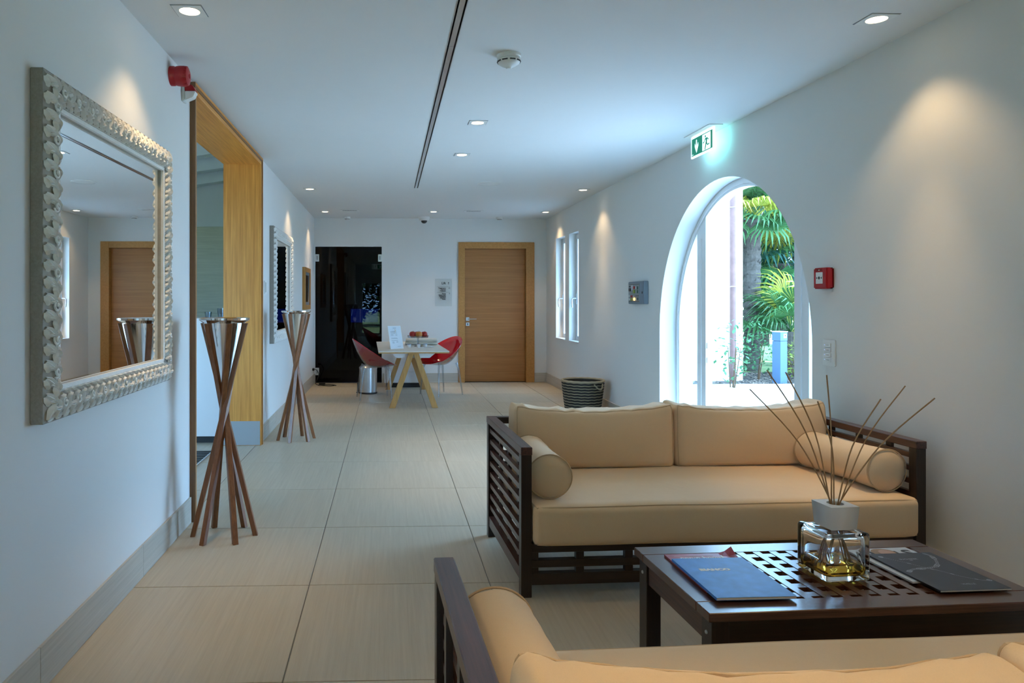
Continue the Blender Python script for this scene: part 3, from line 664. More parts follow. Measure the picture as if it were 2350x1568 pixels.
# lift sign on the back wall
e = empty('direction_sign', (.846, YB, 1.373), BACK, 'clear acrylic lift directory sign left of the oak door', 'sign')
MB().box(-.13, .13, -.21, .21, .015, .020).build('acrylic_plate', thin_glass('acrylic', (.96, .97, .97), .02), e)
for x in (-.115, .115):
    for y in (-.155, .185): MB().lathe([(.007, 0), (.007, .024), (0, .024)], 10, (x, y, 0)).build('standoff', 'steel', e)
text('Lift', .05, 'ink_black', e, (.035, .14, .0206), 'lettering', 'RIGHT', off=.0012)
MB().prism([(.075, .12), (.081, .12), (.081, .145), (.09, .145), (.078, .16), (.066, .145), (.075, .145)], .0205, .0212).build('arrow_mark', 'ink_black', e)
for y in (.088, .003): MB().box(-.10, .10, y - .0012, y + .0012, .0205, .021).build('rule', 'ink_black', e)
for i, t_ in enumerate(('Treatments', 'Terrace', 'Toilettes')): text(t_, .024, 'ink_black', e, (.035, .066 - i * .0215, .0206), 'lettering', 'RIGHT', off=.001)
for i, t_ in enumerate(('Sauna', 'Steam bath', 'Whirlpool', 'Showers', 'Relax')): text(t_, .024, 'ink_black', e, (.035, -.018 - i * .0215, .0206), 'lettering', 'RIGHT', off=.001)
text('+1', .026, 'ink_black', e, (.09, .066, .0206), 'lettering', 'CENTER', off=.001)
text('-1', .026, 'ink_black', e, (.09, -.018, .0206), 'lettering', 'CENTER', off=.001)

# ------------------------------------------------------------------ carved mirrors
def leaf_mesh(L_, W_, bend, lift, lobes=0):
    mb = MB(); n = 8; vs_ = []
    for i in range(n + 1):
        t = i / n; a = bend * t
        x = L_ * (math.sin(a) / bend if abs(bend) > .01 else t); y = L_ * ((1 - math.cos(a)) / bend if abs(bend) > .01 else 0)
        nx, ny = -math.sin(a), math.cos(a)
        wd = W_ * math.sin(PI * min(1, t * .92 + .1)) ** .8 * (1 - .25 * t) * (1 + .28 * math.cos(t * 4 * PI + PI))
        h = lift * math.sin(PI * (t * .8 + .12))
        vs_ += [(x - nx * wd / 2, y - ny * wd / 2, h * .25), (x - nx * wd * .2, y - ny * wd * .2, h * .85), (x, y, h * .62), (x + nx * wd * .2, y + ny * wd * .2, h), (x + nx * wd / 2, y + ny * wd / 2, h * .25)]
    fs = []
    for i in range(n):
        for j in range(4): a = i * 5 + j; fs.append((a, a + 1, a + 6, a + 5))
    mb.add(vs_, fs); me = mb.mesh('carved_leaf', True, fix=True); me.materials.append(M['antique']); return me
def scroll_mesh(r):
    pts = []
    for i in range(15):
        a = i / 14 * 2.6 * PI; rr = r * (1 - .72 * i / 14); pts.append((rr * math.cos(a), rr * math.sin(a), .006 + .006 * i / 14))
    me = MB().tube(pts, r * .20, 6, r1=r * .30).mesh('carved_scroll', True); me.materials.append(M['antique']); return me
LEAF = [leaf_mesh(.098, .030, -.95, .022), leaf_mesh(.058, .022, 1.0, .020), leaf_mesh(.044, .019, .9, .018), leaf_mesh(.036, .016, -1.3, .017)]
SCR = scroll_mesh(.017)
MW, MH, FW = 1.27, 1.11, .108
def prof_rail(mb, length, mitre=True):
    """moulding along +x, width in y (0 outer .. FW inner), height z"""
    pr = [(0, 0), (0, .038), (.012, .041), (.022, .046), (.05, .054), (.078, .048), (.088, .040), (.092, .042), (.098, .042), (FW, .030), (FW, 0)]
    n = len(pr); vs_ = []
    for x, s in ((-length / 2, 1), (length / 2, -1)):
        for y, z in pr: vs_.append((x + s * y, y, z))
    mb.add(vs_, [(i, (i + 1) % n, n + (i + 1) % n, n + i) for i in range(n)] + [tuple(range(n))[::-1], tuple(range(n, 2 * n))])
def mirror(loc, label, detail):
    e = empty('wall_mirror', loc, LEFT, label, 'mirror', 'carved white mirrors')
    MB().box(-MW / 2 + .09, MW / 2 - .09, -MH / 2 + .09, MH / 2 - .09, .004, .022).build('mirror_glass', 'mirror', e)
    for k, (ln, rot, pos) in enumerate(((MW, 0, (0, -MH / 2)), (MH, PI / 2, (MW / 2, 0)), (MW, PI, (0, MH / 2)), (MH, -PI / 2, (-MW / 2, 0)))):
        mb = MB(); prof_rail(mb, ln)
        rail = mb.build('frame_rail', 'antique_base_shade' if True else '', e, True); rail.location = (pos[0], pos[1], 0); rail.rotation_euler = (0, 0, rot)
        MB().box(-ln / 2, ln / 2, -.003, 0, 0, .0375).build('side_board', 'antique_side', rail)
        bd = MB()
        for i in range(int((ln - 2 * FW) / .0075)):
            x = -ln / 2 + FW + i * .0075 + .004; bd.lathe([(0, .0395), (.0028, .0418), (.0028, .044), (0, .0462)], 5, (x, .0905, 0))
        b_ = bd.build('beading', 'antique', rail); b_['kind'] = 'stuff'
        MB().box(-ln / 2 + .094, ln / 2 - .094, .094, FW, .0301, .0425).build('inner_fillet', 'antique', rail)
        step = .054; nrep = round((ln - .02) / step); step = (ln - .05) / nrep
        items = []; extra = []
        for i in range(nrep):
            x = -ln / 2 + .015 + i * step
            items += [(LEAF[0], x, .008, R(74), .040), (LEAF[1], x + .036, .088, R(-72), .042), (SCR, x + .040, .052, i * .7, .050) if i % 2 else (LEAF[2], x + .030, .040, R(-12), .050)]
            extra += [(LEAF[2], x + .006, .004, R(12), .037), (LEAF[3], x + .010, .090, R(-14), .040), (LEAF[3], x + .024, .024, R(100), .046), (LEAF[3], x + .020, .062, R(60), .048)]
        def inside(x, y): return (ln / 2 - abs(x)) > y - .004
        items = [t for t in items if inside(t[1], t[2])]; extra = [t for t in extra if inside(t[1], t[2])]
        if detail:
            for me, x, y, a, z in items:
                o = link('carved_scroll' if me is SCR else 'carved_leaf', me, None, rail); o.location = (x, y, z); o.rotation_euler = (0, 0, a + random.uniform(-.1, .1))
        if True:
            cv = MB()
            for me, x, y, a, z in (extra if detail else items + extra):
                mt = Matrix.Translation((x, y, z)) @ Matrix.Rotation(a, 4, 'Z')
                cv.add([mt @ v.co for v in me.vertices], [tuple(p.vertices) for p in me.polygons])
            o = cv.build('carving', 'antique', rail, True, fix=False); o['kind'] = 'stuff'
    return e
mm = mirror((XL + .006, 2.905, 1.42), 'large mirror in carved white frame, nearest on the left wall', True); mm.rotation_euler = (PI / 2, 0, PI / 2 - R(.35))
mirror((XL + .001, 7.42, 1.40), 'carved white framed mirror beyond the oak portal on the left wall', False)

# ------------------------------------------------------------------ wooden stands with steel cones
def stand(loc, rz, label):
    e = empty('cone_stand', loc, (0, 0, rz), label, 'stand', 'wooden stands along the left wall')
    legs = []
    for i in range(6):
        a = 2 * PI * i / 6; b = a + PI - .13
        p0 = Vector((.164 * math.cos(a), .164 * math.sin(a), 0)); p1 = Vector((.113 * math.cos(b), .113 * math.sin(b), 1.125))
        up = Vector((math.cos(a), math.sin(a), 0))
        mb = MB().bar(p0, p1, .028, .026, up)
        for k, v in enumerate(mb.v):
            z = 0.0 if k < 4 else 1.13
            mb.v[k] = (v[0], v[1], z)
        mb.build('leg', 'walnut', e, bevel=.0015, seg=1)
    prof = [(.008, .72), (.034, .82), (.070, .965), (.102, 1.100), (.108, 1.132), (.131, 1.148), (.132, 1.158), (.128, 1.158), (.105, 1.138), (.099, 1.100), (.067, .965), (.031, .82), (0, .74)]
    MB().lathe(prof, 40, cap0=True, cap1=False).build('steel_cone', 'chrome', e, True)
    MB().lathe([(.016, .61), (.018, .645), (.016, .68)], 16).build('collar', 'walnut', e, True)
stand((-.868, 3.832, 0), R(2), 'near walnut stand with crossed legs and polished steel cone')
stand((-.825, 6.47, 0), R(17), 'far walnut stand with crossed legs and polished steel cone')

# ------------------------------------------------------------------ upholstery
def soft_pt(p, h, r, fn=None):
    q = [p[i] * h[i] for i in range(3)]
    inner = [max(-(h[i] - r), min(h[i] - r, q[i])) for i in range(3)]
    d = Vector([q[i] - inner[i] for i in range(3)])
    if d.length > 1e-9: d = d.normalized() * r
    v = Vector(inner) + d
    return fn(v, p) if fn else v
def soft_box(h, r, fn=None, n=16):
    """rounded box of half sizes h with radius r, fn(v, p) deforms"""
    b = bmesh.new(); cache = {}
    def vert(p):
        k = tuple(round(c, 5) for c in p)
        if k not in cache: cache[k] = b.verts.new(soft_pt(p, h, r, fn))
        return cache[k]
    # denser near the edges
    def par(i):
        t = -1 + 2 * i / n; return math.copysign(1 - (1 - abs(t)) ** 1.6, t)
    g = [par(i) for i in range(n + 1)]
    for ax in range(3):
        for s in (-1, 1):
            o = [0, 1, 2]; o.remove(ax)
            for i in range(n):
                for j in range(n):
                    qs = []
                    for a, c in ((i, j), (i + 1, j), (i + 1, j + 1), (i, j + 1)):
                        p = [0, 0, 0]; p[ax] = s; p[o[0]] = g[a]; p[o[1]] = g[c]; qs.append(vert(p))
                    try: b.faces.new(qs)
                    except ValueError: pass
    bmesh.ops.recalc_face_normals(b, faces=b.faces)
    me = D.meshes.new('cushion'); b.to_mesh(me); b.free()
    me.polygons.foreach_set('use_smooth', [True] * len(me.polygons)); return me
def edge_loop(h, r, fn, ax, s, n=14, push=.002):
    o = [0, 1, 2]; o.remove(ax); pts = []
    for a, b_ in (((-1, -1), (1, -1)), ((1, -1), (1, 1)), ((1, 1), (-1, 1)), ((-1, 1), (-1, -1))):
        for i in range(n):
            t = i / n; p = [0, 0, 0]; p[ax] = s; p[o[0]] = a[0] + (b_[0] - a[0]) * t; p[o[1]] = a[1] + (b_[1] - a[1]) * t
            v = soft_pt(p, h, r, fn); pts.append(v)
    return pts
def wrinkle(v, amp, sc, seed):
    return noise.noise(Vector((v.x * sc[0] + seed, v.y * sc[1], v.z * sc[2]))) * amp

SW, SD, SH = 1.80, .82, .633
def sofa(name, loc, rz, label, seed, drop=0.0, sag=.022):
    e = empty(name, loc, (0, 0, rz), label, 'sofa')       # local: x along, y 0 front .. SD back, centred in x
    P = .045; X0, X1_ = -SW / 2, SW / 2
    def side(sx, lab):
        xo = X0 if sx < 0 else X1_ - P
        arm = empty('arm_panel'); arm.parent = e
        MB().box(xo, xo + P, 0, P, 0, SH - .034).build('post', 'darkwood_z', arm, bevel=.0015, seg=1)
        MB().box(xo, xo + P, SD - P, SD, 0, SH - .034).build('post', 'darkwood_z', arm, bevel=.0015, seg=1)
        MB().box(xo - .002, xo + P + .002, -.003, SD + .002, SH - .034, SH).build('top_rail', 'darkwood_y', arm, bevel=.0025, seg=1)
        for i in range(8):
            z = .552 - i * .0575
            MB().box(xo + .009, xo + P - .016, P, SD - P, z, z + .023).build('slat', 'darkwood_y', arm)
        MB().box(xo + .004, xo + P - .004, P, SD - P, .060, .110).build('bottom_rail', 'darkwood_y', arm)
        xi = xo + P - .016
        for k in range(3):
            y = SD * (k + 1) / 4
            MB().box(xi, xi + .015, y - .016, y + .016, .110, SH - .034).build('batten', 'darkwood_z', arm)
    side(-1, ''); side(1, '')
    fr = empty('base_frame'); fr.parent = e
    xa, xb = X0 + P, X1_ - P
    for y0 in (.018, SD - P - .02):
        y1 = y0 + .034
        for za, zb in (((.182, .222), (.119, .150), (.045, .094)) if y0 < .1 else ((.172, .212),)): MB().box(xa, xb, y0, y1, za, zb).build('rail', 'darkwood', fr, bevel=.0015, seg=1)
        for k in range(9 if y0 < .1 else 0):
            x = xa if k == 0 else (xb - .034 if k == 8 else xa + (xb - xa) * k / 8 - .017)
            MB().box(x, x + .034, y0 + .004, y1 - .004, .094, .182).build('batten', 'darkwood_z', fr)
    bk = empty('back_panel'); bk.parent = e
    MB().box(xa, xb, SD - P, SD, SH - .034, SH).build('top_rail', 'darkwood', bk, bevel=.002, seg=1)
    for i in range(6):
        z = .545 - i * .0575; MB().box(xa, xb, SD - .034, SD - .012, z, z + .023).build('slat', 'darkwood', bk)
    for k in range(7): MB().box(xa + (xb - xa) * (k + 1) / 8 - .016, xa + (xb - xa) * (k + 1) / 8 + .016, SD - .012, SD - .002, .26, SH - .034).build('batten', 'darkwood_z', bk)
    for i in range(7): MB().box(xa + .1 + i * .255, xa + .16 + i * .255, .052, SD - P - .02, .192, .212).build('support_slat', 'darkwood_y', fr)
    # seat mattress
    hs = ((xb - xa) / 2 - .004, (SD - .02) / 2, .088); r = .032
    def fs(v, p):
        v = v.copy(); v.z += .012 * (1 - p[0] ** 2) * (1 - p[1] ** 2) * (1 if p[2] > 0 else 0)
        v.y += -.010 * (1 - p[2] ** 2) * (1 if p[1] < -.5 else 0) * (1 - abs(p[0]) ** 6)
        v.z += wrinkle(v, .0025, (3, 4, 4), seed); return v
    st = link('seat_mattress', soft_box(hs, r, fs, 22), 'fabric', e); st.location = (0, SD / 2 - .045, .222 + .088 - .004)
    for s in (1, -1): MB().tube(edge_loop(hs, r, fs, 2, s, 24), .0035, 6, True).build('piping', 'piping', st, True)
    ztop = .222 + .176
    # two back cushions
    cw = (xb - xa - .05) / 4 - .006
    for k, sx in enumerate((-1, 1)):
        hc = (cw, .098, .158); rc = .034
        def fc(v, p, k=k):
            v = v.copy()
            v.y += (-.028 if p[1] < 0 else .012) * (1 - p[0] ** 2) * (1 - p[2] ** 2)
            if p[2] > 0: v.z -= sag * (1 - p[0] ** 2) * p[2] ** 2
            v.z += (.014 - drop * .5) * (abs(p[0]) ** 4) * max(0, p[2]) ** 4
            v.x += (.010 * (1 - p[2] ** 2)) * p[0] * (1 - p[1] ** 2)
            top = max(0, p[2]) ** 6
            v.z += wrinkle(v, .020 * top, (30, 8, 6), seed + k * 7) * (1 - abs(p[1]) ** 2 * .7)
            v.y += wrinkle(v, .006, (5, 4, 7), seed + 3 + k); return v
        cu = link('back_cushion', soft_box(hc, rc, fc, 24), 'fabric', e)
        cu.location = (sx * (cw + .004) + .030, .678, ztop + .158 - .006 - drop); cu.rotation_euler = (R(-4), R(-2.6) if drop and sx > 0 else 0, R(1.0 * sx))
        for s in (1, -1): MB().tube(edge_loop(hc, rc, fc, 1, s, 22), .0035, 6, True).build('piping', 'piping', cu, True)
    # bolsters
    for k, sx in enumerate((-1, 1)):
        rb, L_ = .096, .52; n = 28; rows = []
        mb = MB(); prof = [(0, -L_ / 2 - .008), (.04, -L_ / 2 - .006), (.075, -L_ / 2 + .001), (rb, -L_ / 2 + .018)] + [(rb * (1 - .045 * math.sin(PI * i / 12)), -L_ / 2 + .018 + (L_ - .036) * i / 12) for i in range(1, 12)] + [(rb, L_ / 2 - .018), (.075, L_ / 2 - .001), (.04, L_ / 2 + .006), (0, L_ / 2 + .008)]
        vs_ = []
        for rr, y in prof:
            for j in range(n):
                a = 2 * PI * j / n; f = 1 + .03 * noise.noise(Vector((math.cos(a) * 3, math.sin(a) * 3, y * 22 + seed + k * 5))) * (1 if rr > .08 else 0)
                vs_.append((rr * f * math.cos(a), y, rr * f * math.sin(a) * (.97)))
        fs_ = [(i * n + j, i * n + (j + 1) % n, (i + 1) * n + (j + 1) % n, (i + 1) * n + j) for i in range(len(prof) - 1) for j in range(n)]
        mb.add(vs_, fs_); bo = mb.build('bolster', 'fabric', e, True)
        bo.location = (sx * ((xb - xa) / 2 - rb - (.012 if sx < 0 else .002)), -.0 + L_ / 2 + .055, ztop + rb * .95 - .002); bo.rotation_euler = (R(-1.0), 0, R(3 * sx))
        for y in (-L_ / 2 + .012, L_ / 2 - .012): MB().tube([(rb * 1.005 * math.cos(2 * PI * j / 40), y, rb * .98 * math.sin(2 * PI * j / 40)) for j in range(40)], .003, 6, True).build('piping', 'piping', bo, True)
    return e
def rot2(x, y, a): return (x * math.cos(a) - y * math.sin(a), x * math.sin(a) + y * math.cos(a))
ra = R(2.2); ox, oy = rot2(SW / 2, 0, ra)
sofa('lattice_sofa', (.560 + ox, 2.985 + oy, 0), ra, 'dark lattice sofa with beige cushions facing the camera behind the coffee table', 2.0)
ox, oy = rot2(SW / 2, 0, ra)
sofa('lattice_sofa', (.112 + ox, 1.712 + oy, 0), ra + PI, 'dark lattice sofa with beige cushions in the foreground, turned away from the camera', 11.0, .022, .036)

# ------------------------------------------------------------------ coffee table
TW, TD, TH = 1.02, .525, .40
rt = R(2.6)
TC = Vector((.872, 1.912, 0)) + Vector(rot2(TW / 2, TD / 2, rt) + (0,))
ct = empty('coffee_table', TC, (0, 0, rt), 'dark wooden coffee table with slatted lattice top between the sofas', 'table')
px_ = .075; tt = .026
hx_, hy_ = TW / 2, TD / 2
top = empty('tabletop'); top.parent = ct
for s in (-1, 1):
    MB().box(-hx_, hx_, *sorted((s * hy_, s * (hy_ - px_))), TH - tt, TH).build('frame_plank', 'table_x', top, bevel=.002, seg=1)
    MB().box(*sorted((s * hx_, s * (hx_ - px_))), -hy_ + px_ + .001, hy_ - px_ - .001, TH - tt, TH).build('frame_plank', 'table_y', top, bevel=.002, seg=1)
ix, iy = hx_ - px_, hy_ - px_
nsl = 15; stp = 2 * ix / nsl
sl = MB().box(-.0125, .0125, -iy, iy, TH - .014, TH - .001).mesh('slat'); sl.materials.append(M['table_y'])
for i in range(nsl):
    o = link('slat', sl, None, top); o.location = (-ix + stp * (i + .5), 0, 0)
nc = 6; st2 = 2 * iy / nc; gap = stp - .025
cs = MB().box(-gap / 2, gap / 2, -.0145, .0145, TH - .016, TH - .0025).mesh('cross_slat'); cs.materials.append(M['table_x'])
for i in range(nc):
    for j in range(nsl - 1):
        o = link('cross_slat', cs, None, top); o.location = (-ix + stp * (j + 1), -iy + st2 * (i + .5), 0)
    for s_ in (-1, 1):
        g2 = (stp - .025) / 2
        MB().box(*sorted((s_ * ix, s_ * (ix - g2))), -iy + st2 * (i + .5) - .0145, -iy + st2 * (i + .5) + .0145, TH - .016, TH - .0025).build('cross_slat', 'table_x', top)
for sx in (-1, 1):
    for sy in (-1, 1):
        x, y = sx * (hx_ - .014 - .025), sy * (hy_ - .012 - .03)
        lg = MB().box(x - .025, x + .025, y - .030, y + .030, 0, TH - tt).build('leg', 'darkwood_z', ct, bevel=.002, seg=1)
        sc = MB().lathe([(.006, 0), (.005, .003), (0, .004)], 10).build('screw', 'steel', lg); sc.location = (x + sx * .0252, y, TH - .07); sc.rotation_euler = (0, sx * PI / 2, 0)
for s in (-1, 1):
    MB().box(-hx_ + .066, hx_ - .066, *sorted((s * (hy_ - .02), s * (hy_ - .044))), TH - tt - .075, TH - tt).build('apron', 'darkwood', ct)
    MB().box(*sorted((s * (hx_ - .02), s * (hx_ - .044))), -hy_ + .075, hy_ - .075, TH - tt - .075, TH - tt).build('apron', 'darkwood_y', ct)
MB().box(-.05, .05, -hy_ + .05, hy_ - .05, TH - tt - .085, TH - tt - .03).build('middle_brace', 'darkwood_y', ct)

# reed diffuser
df = empty('reed_diffuser', (1.383, 2.178, TH), (0, 0, R(4)), 'square glass reed diffuser with white cap and amber liquid on the coffee table', 'diffuser')
hb = (.072, .072, .073)
bt = link('bottle', soft_box(hb, .010, None, 8), 'bottle', df); bt.location = (0, 0, .0735)
inn = soft_box((.062, .062, .060), .016, None, 8); inn.flip_normals(); ib = link('bottle_cavity', inn, 'bottle', df); ib.location = (0, 0, .074)
lq = link('liquid', soft_box((.0615, .0615, .018), .010, None, 8), 'amber', df); lq.location = (0, 0, .033)
cp = MB(); a, b, z0, z1 = .041, .046, .150, .221
ci_n = 20; hole = [(.024 * math.cos(2 * PI * i / ci_n), .024 * math.sin(2 * PI * i / ci_n)) for i in range(ci_n)]
cm = plate([(-b, -b), (b, -b), (b, b), (-b, b)], [hole], z0, z1)
for v in cm.vertices:
    if max(abs(v.co.x), abs(v.co.y)) > .04 and v.co.z < z0 + .01: v.co.x *= a / b; v.co.y *= a / b
cap = link('cap', cm, 'ceramic', df); cap.location = (.004, -.006, 0)
MB().lathe([(.030, .1465), (.030, .150)], 20).build('neck', 'bottle', df, True).location = (.004, -.006, 0)
# reeds: bottom inside the bottle, tip in the air
tips = [(1.117, 2.17, .976), (1.198, 2.22, 1.030), (1.224, 2.16, 1.029), (1.300, 2.12, .945), (1.378, 2.2, 1.016), (1.524, 2.16, .945), (1.646, 2.22, .978), (1.711, 2.18, .944)]
base = Vector((1.387, 2.172, .618))
for k, t_ in enumerate(tips):
    t_ = Vector(t_); d = (t_ - base); hz = Vector((d.x, d.y, 0)); hz = hz.normalized() if hz.length > 0 else hz
    b0 = base + Vector((hz.x * .012, hz.y * .012 + .006 * (k % 3 - 1), 0)); bot = Vector((base.x - hz.x * .045, base.y - hz.y * .03 + .012 * (k % 3 - 1), TH + .030))
    mid = (b0 + t_) / 2 + Vector((hz.x * -.022, 0, .016))
    b1 = Vector((base.x - hz.x * .008, b0.y * .5 + base.y * .5, TH + .155))
    pts = smooth_pts([bot, b1, b0, mid, t_], 6); iv = df.matrix_world
    off = Matrix.Rotation(-R(4), 4, 'Z') @ Matrix.Translation(-Vector((1.383, 2.178, TH)))
    MB().tube([off @ p for p in pts], .0021, 6).build('reed', 'reed', df, True)

# magazines
def magazine(name, c, rz, w_, h_, th, z, cover, label, prints, curl=0):
    e = empty(name, (c[0], c[1], z), (0, 0, rz), label, 'magazine')
    MB().box(-w_ / 2 + .001, w_ / 2 - .001, -h_ / 2 + .001, h_ / 2 - .001, .0005, th - .0006).build('pages', 'paper', e)
    n = 10; mb = MB(); vs_ = []
    for i in range(n + 1):
        for j in range(n + 1):
            u, v = i / n, j / n; dz = curl * max(0, (u + v) - 1.78) ** 2
            vs_.append((-w_ / 2 + u * w_, -h_ / 2 + v * h_, th + dz))
    mb.add(vs_, [(i * (n + 1) + j, (i + 1) * (n + 1) + j, (i + 1) * (n + 1) + j + 1, i * (n + 1) + j + 1) for i in range(n) for j in range(n)])
    mb.add([(a, b, th - .0006) for a in (-w_ / 2, w_ / 2) for b in (-h_ / 2, h_ / 2)], [(0, 1, 3, 2)])
    mb.add([(-w_ / 2 - .0005, -h_ / 2, 0), (-w_ / 2 - .0005, h_ / 2, 0), (-w_ / 2 - .0005, h_ / 2, th), (-w_ / 2 - .0005, -h_ / 2, th)], [(0, 1, 2, 3)])
    cv = mb.build('cover', cover, e); MB().box(-w_ / 2, w_ / 2, -h_ / 2, h_ / 2, 0, .0005).build('back_cover', cover, e)
    prints(cv, w_, h_, th + .0003); return e
def pr_pink(p, w_, h_, z):
    MB().box(-.09, .04, h_ / 2 - .024, h_ / 2 - .022, z, z + .0003).build('print_rule', 'ink_white', p)
    text('nnn\u00b7n bnmn', .030, 'ink_white', p, (-.005, h_ / 2 - .040, z), 'print_title', ext=.0002, off=.0008)
    link('print_box', plate([(.065, h_ / 2 - .05), (.10, h_ / 2 - .05), (.10, h_ / 2 - .02), (.065, h_ / 2 - .02)], [[(.07, h_ / 2 - .045), (.095, h_ / 2 - .045), (.095, h_ / 2 - .025), (.07, h_ / 2 - .025)]], z, z + .0003), 'ink_white', p)
def pr_blue(p, w_, h_, z):
    text('BIANCO', .022, 'ink_white', p, (-.022, h_ / 2 - .10, z), 'print_title', ext=.0002, off=.0016, sx=1.15)
def pr_navy(p, w_, h_, z):
    text('BUCHERER', .0125, 'ink_silver', p, (-.01, h_ / 2 - .055, z), 'print_title', ext=.0002)
    text('1888', .006, 'ink_silver', p, (-.01, h_ / 2 - .066, z), 'print_title', ext=.0002)
    text('VIVELLE', .0125, 'ink_silver', p, (.012, -h_ / 2 + .040, z), 'print_title', ext=.0002)
    ch = MB()
    big = smooth_pts([(-.09, -.005, 0), (-.06, .012, 0), (-.02, .016, 0), (.03, .030, 0), (.065, .070, 0), (.085, .115, 0), (.078, .140, 0)], 6)
    for i in range(0, len(big) - 1, 1):
        q = big[i]; rr = .0075 if i % 9 in (0, 1, 2) else .0045
        ch.lathe([(rr * .62, 0), (rr, 0)], 10, (q.x, q.y, z + .0002), False, False)
    thin = smooth_pts([(-.085, .120, 0), (-.045, .070, 0), (-.012, .020, 0), (.012, -.01, 0), (.04, -.055, 0), (.075, -.085, 0), (.098, -.088, 0)], 12)
    for i, q in enumerate(thin):
        rr = .0032 if i % 14 in (0, 1) else .0016
        ch.lathe([(0, 0), (rr, 0)], 6, (q.x, q.y, z + .0002), False, False)
    for q in (thin[0], thin[-1]): ch.lathe([(.004, 0), (.0075, 0)], 12, (q.x, q.y, z + .0002), False, False)
    ch.build('print_necklace', 'ink_silver', p)
def pr_pale(p, w_, h_, z):
    text('AL', .075, 'ink_black', p, (-.065, h_ / 2 - .055, z), 'print_title', ext=.0002, off=.002)
    text('S', .075, 'ink_black', p, (.078, h_ / 2 - .055, z), 'print_title', ext=.0002, off=.002)
    text('I', .075, 'ink_black', p, (.036, h_ / 2 - .062, z), 'print_title', ext=.0002, off=.002)
    el = lambda cx, cy, a, b: [(cx + a * math.cos(2 * PI * i / 20), cy + b * math.sin(2 * PI * i / 20)) for i in range(20)]
    link('print_hair', plate(el(-.004, h_ / 2 - .040, .040, .034), [], z, z + .0003), 'hair_print', p)
    link('print_face', plate(el(.004, h_ / 2 - .048, .026, .030), [], z + .0003, z + .0006), 'skin_print', p)
magazine('magazine', (1.036, 2.198), R(1.6), .228, .300, .006, TH + .0005, 'pink_cover', 'crimson magazine lying under the blue one on the coffee table', pr_pink, .45)
magazine('magazine', (1.036, 2.130), R(1.0), .232, .305, .008, TH + .0075, 'blue_cover', 'blue magazine with a white title on the coffee table', pr_blue, -.0)
magazine('magazine', (1.672, 2.240), R(4.0), .215, .280, .005, TH + .0005, 'pale_cover', 'pale magazine with a printed face under the navy one', pr_pale)
magazine('magazine', (1.700, 2.165), R(2.5), .222, .300, .005, TH + .0065, 'dark_cover', 'navy magazine with a printed necklace on the coffee table', pr_navy)

# ------------------------------------------------------------------ far trestle table
tz = .665
tb = empty('trestle_table', (.275, 9.22, 0), (0, 0, R(1.6)), 'pale trestle table with oak legs between the red chairs', 'table')
link('tabletop', MB().box(-.41, .41, -.98, .98, tz - .012, tz).mesh('tabletop', bevel=.001, seg=1), plain('pale_top', (.66, .64, .57), .45), tb)
MB().box(-.408, .408, -.978, .978, tz - .026, tz - .0121).build('top_edge', 'trestle', tb)
for y in (-.86, .86):
    MB().prism([(-.26, tz - .027), (.26, tz - .027), (.19, tz - .085), (-.19, tz - .085)], -.02, .02).build('yoke_plate', 'white', tb).rotation_euler = (PI / 2, 0, 0)
    tb.children[-1].location = (0, y, 0)
    for s in (-1, 1):
        mb = MB().bar((s * .255, y - .042, -.0), (s * .018, y - .042, tz - .027), .036, .060, (0, 1, 0))
        mb.v = [(v[0], v[1], 0 if i < 4 else tz - .027) for i, v in enumerate(mb.v)]
        mb = MB()
        mb.add([(s * .215, y - .062, 0), (s * .285, y - .062, 0), (s * .285, y - .022, 0), (s * .215, y - .022, 0), (s * -.005, y - .062, tz - .027), (s * .058, y - .062, tz - .027), (s * .058, y - .022, tz - .027), (s * -.005, y - .022, tz - .027)],
            [(0, 1, 2, 3), (4, 7, 6, 5), (0, 4, 5, 1), (1, 5, 6, 2), (2, 6, 7, 3), (3, 7, 4, 0)])
        mb.build('leg', 'trestle', tb, bevel=.002, seg=1)
cbn = empty('pedestal_cabinet', (.25, 10.45, 0), label='white pedestal cabinet behind the trestle table against the back wall', cat='cabinet')
MB().box(-.30, .30, -.20, .20, .07, .55).build('body', 'white', cbn, bevel=.003)
MB().box(-.28, .28, -.17, .17, 0, .07).build('plinth', 'black', cbn)
for i in range(3): MB().box(-.295, .295, -.212, -.2005, .078 + i * .157, .23 + i * .157).build('drawer', 'white', cbn, bevel=.002)
# pedal bin
bn = empty('pedal_bin', (-.265, 9.66, 0), label='brushed steel pedal bin behind the left red chair', cat='bin')
MB().lathe([(.122, 0), (.124, .012), (.120, .022)], 28).build('base_ring', 'black', bn, True)
MB().lathe([(.119, .022), (.119, .335)], 32).build('body', 'steel', bn, True)
MB().lathe([(.122, .336), (.122, .35), (.10, .372), (.05, .384), (0, .386)], 28).build('lid', 'steel', bn, True)
MB().box(-.16, -.118, -.06, -.01, .012, .022).build('pedal', 'black', bn, bevel=.003)
MB().box(-.15, -.116, .03, .09, .0, .14).build('hinge_box', 'black', bn, bevel=.004)

